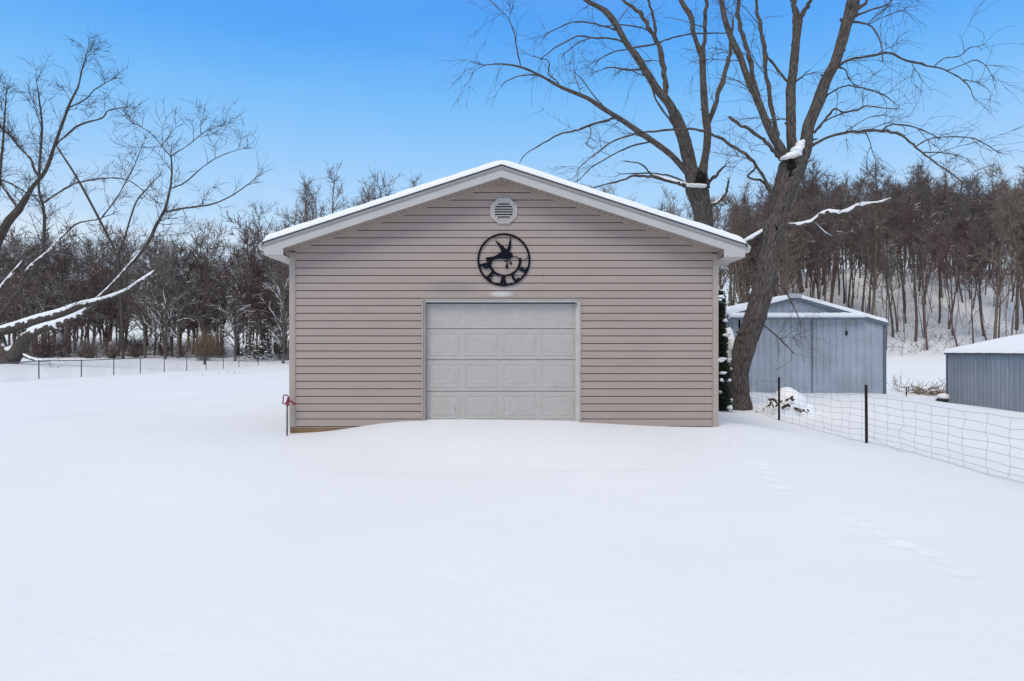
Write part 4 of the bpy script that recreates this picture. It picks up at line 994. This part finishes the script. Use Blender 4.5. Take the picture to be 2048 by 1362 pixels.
# ------------------------------------------------------------------ woods: kinds of forest tree
def wood_variant(seed, H, r0, bare, nb, blen, bang, spread, leaves=0, twig=(.013, .009), dens=(7, 3.2)):
    rs = RS(seed); trunk = MB(); K = 12
    lean = rs.normal(0, .05, 2); P = np.zeros((K, 3)); x = np.zeros(2)
    for i in range(K):
        P[i] = (x[0], x[1], -.3 + (H + .3) * i / (K - 1)); lean = lean + rs.normal(0, .05, 2); lean *= .92; x = x + lean * H / (K - 1)
    Rr = r0 * (1 - .92 * (np.linspace(0, 1, K)) ** 1.1)
    trunk.tubes(P, Rr, 7)
    Tl, Tf = Tubes(), Tubes(); leaf = []
    for b_ in range(nb):
        t = bare + (1 - bare) * (b_ + rs.uniform()) / nb; t = min(t, .98); k = min(int(t * (K - 1)), K - 2); f = t * (K - 1) - k
        p = P[k] + (P[k + 1] - P[k]) * f; ang = R(rs.uniform(*bang)); az = rs.uniform(0, 2 * math.pi)
        d = np.array([math.sin(ang) * math.cos(az), math.sin(ang) * math.sin(az), math.cos(ang)])
        L = blen * (1.15 - .8 * (t - bare) / (1 - bare)) * rs.uniform(.6, 1.25)
        r = max(min(Rr[k] * .6, .09 * L / blen + .01), .015)
        B1 = shoot(rs, p, d, L, 7, .12, spread); Tl.add(B1, r, r * .25, 5)
        for _ in range(int(dens[0] * L / blen) + 1):
            j = rs.randint(1, 6); B2 = shoot(rs, B1[j], side_dir(rs, B1[j + 1] - B1[j], R(rs.uniform(20, 55)), .5), L * rs.uniform(.25, .6), 5, .15, spread)
            Tl.add(B2, max(r * .4, .016), .011, 3)
            for _ in range(rs.poisson(dens[1] * 1.6)):
                q = rs.randint(1, 4); B3 = shoot(rs, B2[q], side_dir(rs, B2[q + 1] - B2[q], R(rs.uniform(15, 60)), .5), rs.uniform(.4, 1.3), 4, .16, .02)
                Tf.add(B3, twig[0], twig[1], 3)
                if rs.uniform() < .5:
                    B4 = shoot(rs, B3[2], side_dir(rs, B3[3] - B3[2], R(rs.uniform(20, 60)), .3), rs.uniform(.3, .8), 3, .1, .02); Tf.add(B4, twig[1], twig[1] * .8, 3)
                if leaves and rs.uniform() < leaves: leaf += [B3[rs.randint(1, 4)] + rs.normal(0, .12, 3) for _ in range(5)]
    crown = MB(); Tl.flush(crown, 0); Tf.flush(crown, 1)
    if leaf:
        leaf = np.array(leaf); n = len(leaf); a = rs.normal(0, 1, (n, 3)); a /= np.linalg.norm(a, axis=1, keepdims=True); c = np.cross(a, rs.normal(0, 1, (n, 3))); c /= np.linalg.norm(c, axis=1, keepdims=True)
        V = np.stack([leaf + a * .09, leaf + c * .05 + a * .01, leaf - a * .08, leaf - c * .05], 1).reshape(-1, 3)
        crown.add(V, np.arange(4 * n).reshape(n, 4), m=2)
    return trunk, crown
def bake(mb, name, mats):
    o = mb.build(name, mats); me = o.data; bpy.data.objects.remove(o); return me
W = ['wood_bark', 'wood_twig', 'oak_leaf']; TN = ['tan_bark', 'tan_twig', 'oak_leaf']
WL = ['left_bark', 'left_twig', 'oak_leaf']
kinds = {}
def reg(key, mats, *a, **k):
    tr, cr = wood_variant(*a, **k); mm = [M[x] for x in mats]
    kinds.setdefault(key, []).append((bake(tr, 'trunk', mm), bake(cr, 'crown', mm), tr, cr))
for i in range(5): reg('hill', W, 100 + i, 11.6 + .85 * i, .095 + .018 * i, .46, 15, 4.0, (12, 42), .05, dens=(7.5, 2.8), twig=(.028, .018))
for i in range(4): reg('left', WL, 200 + i, 11.5 + .8 * i, .15, .16, 20, 4.0, (20, 65), .04, dens=(7, 2.4), twig=(.026, .017))
for i in range(3): reg('tan', TN, 300 + i, 16 + 1.2 * i, .2, .3, 18, 4.2, (12, 45), .06, dens=(7, 2.4), twig=(.024, .016))
for i in range(2): reg('oak', W, 400 + i, 17 + i, .2, .35, 18, 4.4, (30, 60), .04, leaves=.16, dens=(7, 2.6), twig=(.018, .012))
def plant(key, x, y, rs, name, label, group, smin=.85, smax=1.15, hs=1.0):
    v = kinds[key][rs.randint(len(kinds[key]))]; z = gz(x, y) - .05
    e = empty(name, (x, y, z), label, 'tree', group); e.rotation_euler = (rs.normal(0, .03), rs.normal(0, .03), rs.uniform(0, 6.28))
    s = rs.uniform(smin, smax); e.scale = (s, s, s * hs)
    for nm, me in (('trunk', v[0]), ('crown', v[1])):
        o = bpy.data.objects.new(nm, me); C.objects.link(o); o.parent = e
rs = RS(77)
def scatter(n, ratio, yr, mind, power=1.0):
    pts = []; tries = 0
    while len(pts) < n and tries < 40000:
        tries += 1; y = yr[0] + (yr[1] - yr[0]) * rs.uniform() ** power; x = y * rs.uniform(*ratio)
        if all((x - a) ** 2 + (y - b_) ** 2 > mind ** 2 for a, b_ in pts): pts.append((x, y))
    return pts
for (x, y) in scatter(178, (.31, .80), (77, 124), 1.6): plant('hill' if rs.uniform() < .88 else 'tan', x, y, rs, 'forest_tree', 'tall thin bare tree on the snowy hillside behind the metal sheds', 'hillside trees behind the sheds')
for (x, y) in scatter(100, (-.80, -.30), (73, 98), 1.9): plant('left', x, y, rs, 'woodland_tree', 'bushy bare tree in the dark wood beyond the chain-link fence', 'trees of the wood beyond the chain-link fence')
for (x, y) in scatter(18, (-.33, -.06), (66, 76), 2.2): plant('oak', x, y, rs, 'oak_tree', 'bare tree with a few brown leaves showing its top above the left roof slope', 'treetops above the left slope of the garage roof', .82, 1.05)
for (x, y) in scatter(24, (.12, .40), (70, 88), 2.6): plant('tan', x, y, rs, 'tan_tree', 'pale tan bare tree behind the right roof slope and the leaning trunks', 'tan trees right of the garage roof', .85, 1.08)
# the wood further back, which reads as one mass
def mass(name, pts, key, mats, label, smin=.9, smax=1.15):
    mb = MB()
    for (x, y) in pts:
        v = kinds[key][rs.randint(len(kinds[key]))]; a = rs.uniform(0, 6.28); s = rs.uniform(smin, smax); c, s2 = math.cos(a) * s, math.sin(a) * s
        Rm = np.array([[c, -s2, 0], [s2, c, 0], [0, 0, s]]); o = np.array([x, y, gz(x, y)])
        for part in (v[2], v[3]):
            base_ = mb.n
            for V, A in zip(part.v, part.a): mb.v.append(V @ Rm.T + o); mb.a.append(A)
            for Q, q in zip(part.q, part.mq): mb.q.append(Q + base_); mb.mq.append(q)
            mb.n += part.n
    tag(mb.build(name, [M[x] for x in mats]), label, 'wood', kind='stuff')
mass('far_wood', scatter(62, (.28, .85), (119, 146), 1.8), 'hill', W, 'dense bare wood along the top of the snowy hill at right')
mass('far_wood', scatter(30, (-.85, -.27), (100, 128), 3.0), 'left', WL, 'dense dark wood filling the background behind the left fence', 1.0, 1.25)

# ------------------------------------------------------------------ bushes, undergrowth and small things
def bush_mesh(seed, H, n, spread, r=.012, mats=('brush',)):
    rs_ = RS(seed); T = Tubes()
    for _ in range(n):
        a = rs_.uniform(0, 6.28); an = abs(rs_.normal(0, spread)); d = np.array([math.sin(an) * math.cos(a), math.sin(an) * math.sin(a), math.cos(an)])
        B = shoot(rs_, np.array([rs_.normal(0, .25), rs_.normal(0, .25), -.1]), d, H * rs_.uniform(.6, 1.2), 6, .13, -.08); T.add(B, r * 1.3, r * .6, 3)
        for _ in range(5):
            j = rs_.randint(1, 5); B2 = shoot(rs_, B[j], side_dir(rs_, B[j + 1] - B[j], R(rs_.uniform(20, 60)), .2), H * rs_.uniform(.2, .45), 4, .15, -.05); T.add(B2, r * .7, r * .45, 3)
    mb = MB(); T.flush(mb); return bake(mb, 'stems', [M[m_] for m_ in mats])
bm_ = [bush_mesh(500 + i, 2.6, 90, .55, .014) for i in range(3)]
for (x, y) in scatter(20, (-.78, -.33), (70.5, 82), 1.2):
    o = bpy.data.objects.new('bush', bm_[rs.randint(3)]); C.objects.link(o); o.location = (x, y, gz(x, y)); s = rs.uniform(.45, 1.2); o.scale = (s * rs.uniform(.9, 1.7), s * 1.2, s); o.rotation_euler.z = rs.uniform(0, 6)
    tag(o, 'leafless brown bush in the tangle at the foot of the left wood', 'bush', 'brown bushes at the foot of the left wood')
tanb = bush_mesh(520, 3.2, 120, .5, .014, ('weed',))
o = bpy.data.objects.new('bush', tanb); C.objects.link(o); p = at(408, 712, 68.7); o.location = (p[0], p[1], gz(p[0], p[1])); tag(o, 'large tan arching bush, lightest of those before the left wood', 'bush')
def conifer(name, x, y, H, rad, label, cat, n=1500, seed=1, snow_n=60, taper=.55):
    rs_ = RS(seed); z0 = gz(x, y); e = empty(name, (x, y, z0), label, cat)
    h = rs_.uniform(0, 1, n) ** .9; rr = rad * (1 - taper * h) * np.sqrt(rs_.uniform(.25, 1, n)) * (1 + .25 * np.sin(h * 23)); a = rs_.uniform(0, 6.28, n)
    c = np.stack([x + rr * np.cos(a), y + rr * np.sin(a), z0 + .02 + h * H], 1)
    out = np.stack([np.cos(a), np.sin(a), rs_.uniform(-.5, .6, n)], 1); out /= np.linalg.norm(out, axis=1, keepdims=True)
    T = [np.stack([c[i] + out[i] * L_ * k_ + np.array([0, 0, -.02 * k_ * k_]) for k_ in (0, .5, 1)]) for i, L_ in enumerate(rs_.uniform(.10, .24, n) * (H / 3) ** .5)]
    mb = MB(); mb.tubes(np.array(T), np.broadcast_to(np.array([.020, .018, .006]) * (H / 3.0) ** .4, (n, 3)), 4, cap=False)
    tag(mb.build('foliage', M['evergreen'], e), kind='stuff')
    mb = MB(); mb.tubes([(x, y, z0 - .2), (x, y, z0 + H * .6), (x, y, z0 + H * .95)], [.07, .05, .02], 7); mb.build('stem', M['bark_dark'], e)
    mb = MB()
    for i in range(snow_n):
        k_ = rs_.randint(n); blob(mb, c[k_] + out[k_] * .16 + np.array([0, 0, .04]), rs_.uniform(.04, .16), rs_.uniform(.04, .12), rs_.uniform(.025, .06), i, .5, 8, 5)
    mb.build('snow_clumps', M['snow_clump'], e, smooth=True)
conifer('evergreen_shrub', 5.38, 18.1, 3.1, .26, 'narrow dark evergreen shrub dusted with snow between the garage corner and the leaning tree', 'shrub', 7500, 3, 45, .75)
p = at(515, 712, 69); conifer('evergreen_bush', p[0], 69, 2.2, 1.8, 'dark green bush loaded with snow at the foot of the wood, left of the garage', 'bush', 900, 5, 80, .4)
p = at(548, 712, 71); conifer('evergreen_bush', p[0], 71, 3.2, 1.1, 'taller dark evergreen nearest the left garage wall', 'bush', 800, 6, 40, .6)

# snow-capped shrub behind the wire fence
YQ = 18.4; q0 = at(1577, 830, YQ); sb = empty('snowed_shrub', (q0[0], YQ, gz(q0[0], YQ)), 'low shrub with black leaves under a round snow cap, behind the wire fence', 'shrub')
m = MB(); blob(m, at(1577, 818, YQ), .50, .45, .56, 4, .14, 28, 16); blob(m, at(1560, 826, YQ), .46, .42, .40, 9, .2, 24, 12); blob(m, at(1601, 830, YQ), .50, .42, .34, 12, .2, 24, 12); blob(m, at(1580, 838, YQ + .1), .85, .5, .36, 15, .15, 28, 12); m.build('snow_cap', M['snow_clump'], sb, smooth=True)
rl = RS(9)
for (px, py, l, wd, an) in ((1545, 799, .16, .05, 10), (1541, 806, .14, .05, 70), (1537, 811, .13, .04, 40), (1552, 804, .15, .05, 130), (1553, 811, .11, .05, 60), (1539, 800, .12, .03, 150), (1546, 812, .12, .04, 100), (1562, 803, .12, .04, 30),
                            (1574, 800, .14, .06, 20), (1583, 796, .13, .07, 60), (1586, 800, .10, .05, 10), (1571, 812, .20, .07, 20), (1566, 815, .14, .06, 50), (1578, 811, .12, .06, 120), (1592, 818, .17, .06, -30), (1600, 822, .15, .05, -40), (1607, 821, .09, .06, 20), (1616, 821, .09, .04, -60), (1527, 818, .05, .03, 30), (1513, 824, .05, .03, 60)):
    c = at(px, py, YQ - .50); t = R(an); u = np.array([math.cos(t), rl.uniform(-.4, .4), math.sin(t)]); v = np.array([-math.sin(t), rl.uniform(-.5, .5), math.cos(t)])
    n_ = np.cross(u, v); V = [c - u * l / 2, c - u * l * .1 + v * wd * .6, c + u * l * .25 + v * wd * .5, c + u * l / 2, c + u * l * .2 - v * wd * .5, c - u * l * .15 - v * wd * .55]
    V = V + [a + n_ * .006 for a in V]
    m = MB(); m.add(V, [(i, (i + 1) % 6, (i + 1) % 6 + 6, i + 6) for i in range(6)], NG=[list(range(5, -1, -1)), list(range(6, 12))]); m.build('leaf', M['rust_leaf'], sb)
m = MB()
for (a, c) in (((1535, 798), (1549, 800)), ((1549, 800), (1562, 805)), ((1549, 800), (1538, 816)), ((1574, 801), (1588, 792)), ((1590, 815), (1616, 826)), ((1562, 806), (1574, 814))):
    m.tubes([at(*a, YQ - .48), (at(*a, YQ - .50) + at(*c, YQ - .50)) / 2 + np.array([0, 0, .02]), at(*c, YQ - .48)], .010, 5)
m.build('stem', M['rust_leaf'], sb)

# hooked stake, dead weeds, brush pile, capped stone beyond the fence
YK = 24.0; p = at(1811.5, 809, YK); st = empty('hooked_stake', tuple(p), 'thin stake with a curled top standing in the snow between the two sheds', 'stake')
m = MB(); m.tubes([at(a, b_, YK) for a, b_ in ((1811, 812), (1812, 795), (1813.5, 779))], .022, 6); m.build('stake', M['tpost'], st)
m = MB(); m.tubes([at(a, b_, YK) for a, b_ in ((1813.5, 780), (1812.3, 775), (1815, 773), (1817.5, 776), (1816.5, 779))], .02, 6); m.build('hook', M['tpost'], st)
def weeds(name, px, py, Y, n, H, label, seed, group=None, sp=.3):
    p = at(px, py, Y); z = gz(p[0], Y); rs_ = RS(seed); T = Tubes()
    for _ in range(n):
        B = shoot(rs_, np.array([p[0] + rs_.normal(0, sp), Y + rs_.normal(0, sp), z - .03]), np.array([rs_.normal(0, .35), rs_.normal(0, .35), 1]), H * rs_.uniform(.5, 1.2), 6, .12, -.05); T.add(B, .009, .005, 3)
        for _ in range(3):
            j = rs_.randint(2, 5); T.add(shoot(rs_, B[j], side_dir(rs_, B[j + 1] - B[j], .7, .2), H * .25, 4, .2, -.05), .005, .004, 3)
    mb = MB(); T.flush(mb); tag(mb.build(name, M['weed'], origin=(p[0], Y, z)), label, 'weeds', group)
weeds('dead_weeds', 1792, 765, 31, 7, 1.1, 'small clump of dead brown weeds just right of the ribbed steel shed', 1, sp=.12)
weeds('dead_weeds', 1828, 772, 31, 10, .8, 'sparse dead stalks between the hooked stake and the brush pile', 2, sp=.5)
weeds('dead_weeds', 1884, 772, 28, 5, 1.0, 'few upright stalks beside the corner of the low shed', 3, sp=.15)
weeds('dead_weeds', 448, 748, 44, 8, .25, 'short stalks poking through the snow in the left field', 4, sp=1.3)
weeds('dead_weeds', 497, 745, 45, 4, .22, 'bent twigs lying on the snow before the last fence posts', 5, sp=.9)
rs = RS(31); T = Tubes(); pb_ = at(1862, 782, 30); zb_ = gz(pb_[0], 30)
for _ in range(110): T.add(shoot(rs, np.array([pb_[0] + rs.normal(0, .55), 30 + rs.normal(0, .4), zb_ + abs(rs.normal(0, .12))]), np.array([rs.normal(0, 1), rs.normal(0, 1), rs.normal(.15, .25)]), rs.uniform(.4, 1.2), 5, .15, 0), .014, .008, 3)
m = MB(); T.flush(m); tag(m.build('brush_pile', M['weed'], origin=(pb_[0], 30, zb_)), 'low tangled brush pile in the snow between the two sheds', 'brush')
pc2 = at(1885, 800, 26.2); ke = empty('covered_stone', (pc2[0], 26.2, gz(pc2[0], 26.2)), 'dark stone under a cap of snow at the corner of the low shed', 'stone')
m = MB(); blob(m, pc2 + np.array([0, 0, .0]), .22, .2, .09, 2, .3); m.build('stone', M['rubble'], ke, smooth=True)
m = MB(); blob(m, pc2 + np.array([.02, 0, .14]), .22, .2, .12, 3, .15); m.build('snow_cap', M['snow_clump'], ke, smooth=True)
# undergrowth on the slope
rs = RS(41); T = Tubes()
for _ in range(140):
    y = rs.uniform(82, 118); x = y * rs.uniform(.28, .82); T.add(shoot(rs, np.array([x, y, gz(x, y) - .1]), np.array([rs.normal(0, .08), 0, 1.]), rs.uniform(5, 11), 7, .05, .01), rs.uniform(.03, .07), .012, 4)
for _ in range(2600):
    y = rs.uniform(75, 112); x = y * rs.uniform(.28, .82); p = np.array([x, y, gz(x, y)]) if _ % 3 == 0 else p + np.array([rs.normal(0, .5), rs.normal(0, .5), 0])
    T.add(shoot(rs, p - [0, 0, .1], np.array([rs.normal(0, .8), rs.normal(0, .8), 1.]), rs.uniform(.5, 2.2), 5, .2, -.12), .02, .010, 3)
m = MB(); T.flush(m); tag(m.build('undergrowth', M['wood_bark']), 'scattered brambles and saplings poking through the snow on the hillside', 'undergrowth', kind='stuff')

# bush buried under a tall heap of snow between the evergreen and the leaning trunk
hp_ = at(1459, 715, 20.6); hb = empty('buried_bush', (hp_[0], 20.6, gz(hp_[0], 20.6)), 'bush buried under a tall cone of snow, left of the leaning trunk', 'bush')
m = MB()
for (px, py, rx, rz) in ((1458, 735, .40, .75), (1455, 700, .26, .62), (1466, 712, .26, .45), (1450, 745, .4, .6)): blob(m, at(px, py, 20.6), rx, .3, rz, px, .25, 22, 14)
m.build('snow_heap', M['snow_clump'], hb, smooth=True)
rs = RS(91); T = Tubes()
for _ in range(60):
    q = at(rs.uniform(1440, 1476), rs.uniform(700, 790), 20.25); T.add(shoot(rs, q, np.array([rs.normal(0, .6), -.5, rs.normal(.3, .6)]), rs.uniform(.15, .4), 4, .2, -.05), .010, .005, 3)
m = MB(); T.flush(m); tag(m.build('stems', M['bark_dark'], hb), kind='stuff')

# arching snow-laden saplings left of the garage wall
def arching(x, y, H, n, seed, label):
    rs_ = RS(seed); z0 = gz(x, y); e = empty('arching_tree', (x, y, z0), label, 'tree', 'arching snow-streaked trees left of the garage')
    T = Tubes(); S = MB(); tr = MB(); tr.tubes([(x, y, z0 - .2), (x + .1, y, z0 + H * .3), (x + .05, y, z0 + H * .62), (x + .2, y, z0 + H * .9)], [.16, .13, .09, .03], 8); tr.build('trunk', M['wood_bark'], e)
    for i in range(n):
        h = rs_.uniform(.12, .75) * H; a = rs_.uniform(0, 6.28); el = rs_.uniform(.5, 2.2)
        B = shoot(rs_, np.array([x, y, z0 + h]), np.array([math.cos(a), math.sin(a) * .6, el]), rs_.uniform(2.0, 5.0), 12, .09, -.13)
        T.add(B, .045, .014, 5)
        k0 = rs_.randint(1, 5); Q = B + np.array([0, 0, .03]); S.tubes(Q[k0:k0 + rs_.randint(3, 7)], rs_.uniform(.018, .038), 5)
        for _ in range(7):
            j = rs_.randint(2, 10); B2 = shoot(rs_, B[j], side_dir(rs_, B[j + 1] - B[j], R(rs_.uniform(20, 60)), .2), rs_.uniform(.5, 1.6), 6, .12, -.08); T.add(B2, .016, .010, 3)
            if rs_.uniform() < .3: S.tubes(B2[:4] + np.array([0, 0, .02]), .015, 4)
    c = MB(); T.flush(c); tag(c.build('branches', M['wood_bark'], e), kind='stuff'); tag(S.build('branch_snow', M['snow_clump'], e, smooth=True), kind='stuff')
p = at(566, 712, 66); arching(p[0], 66, 8.5, 34, 61, 'arching snow-streaked tree nearest the left wall of the garage')
p = at(470, 712, 69); arching(p[0], 69, 7.5, 26, 62, 'arching snow-streaked tree above the snow-loaded evergreen bush')
p = at(330, 712, 70); arching(p[0], 70, 7.0, 24, 63, 'arching snow-streaked tree in the middle of the left wood')
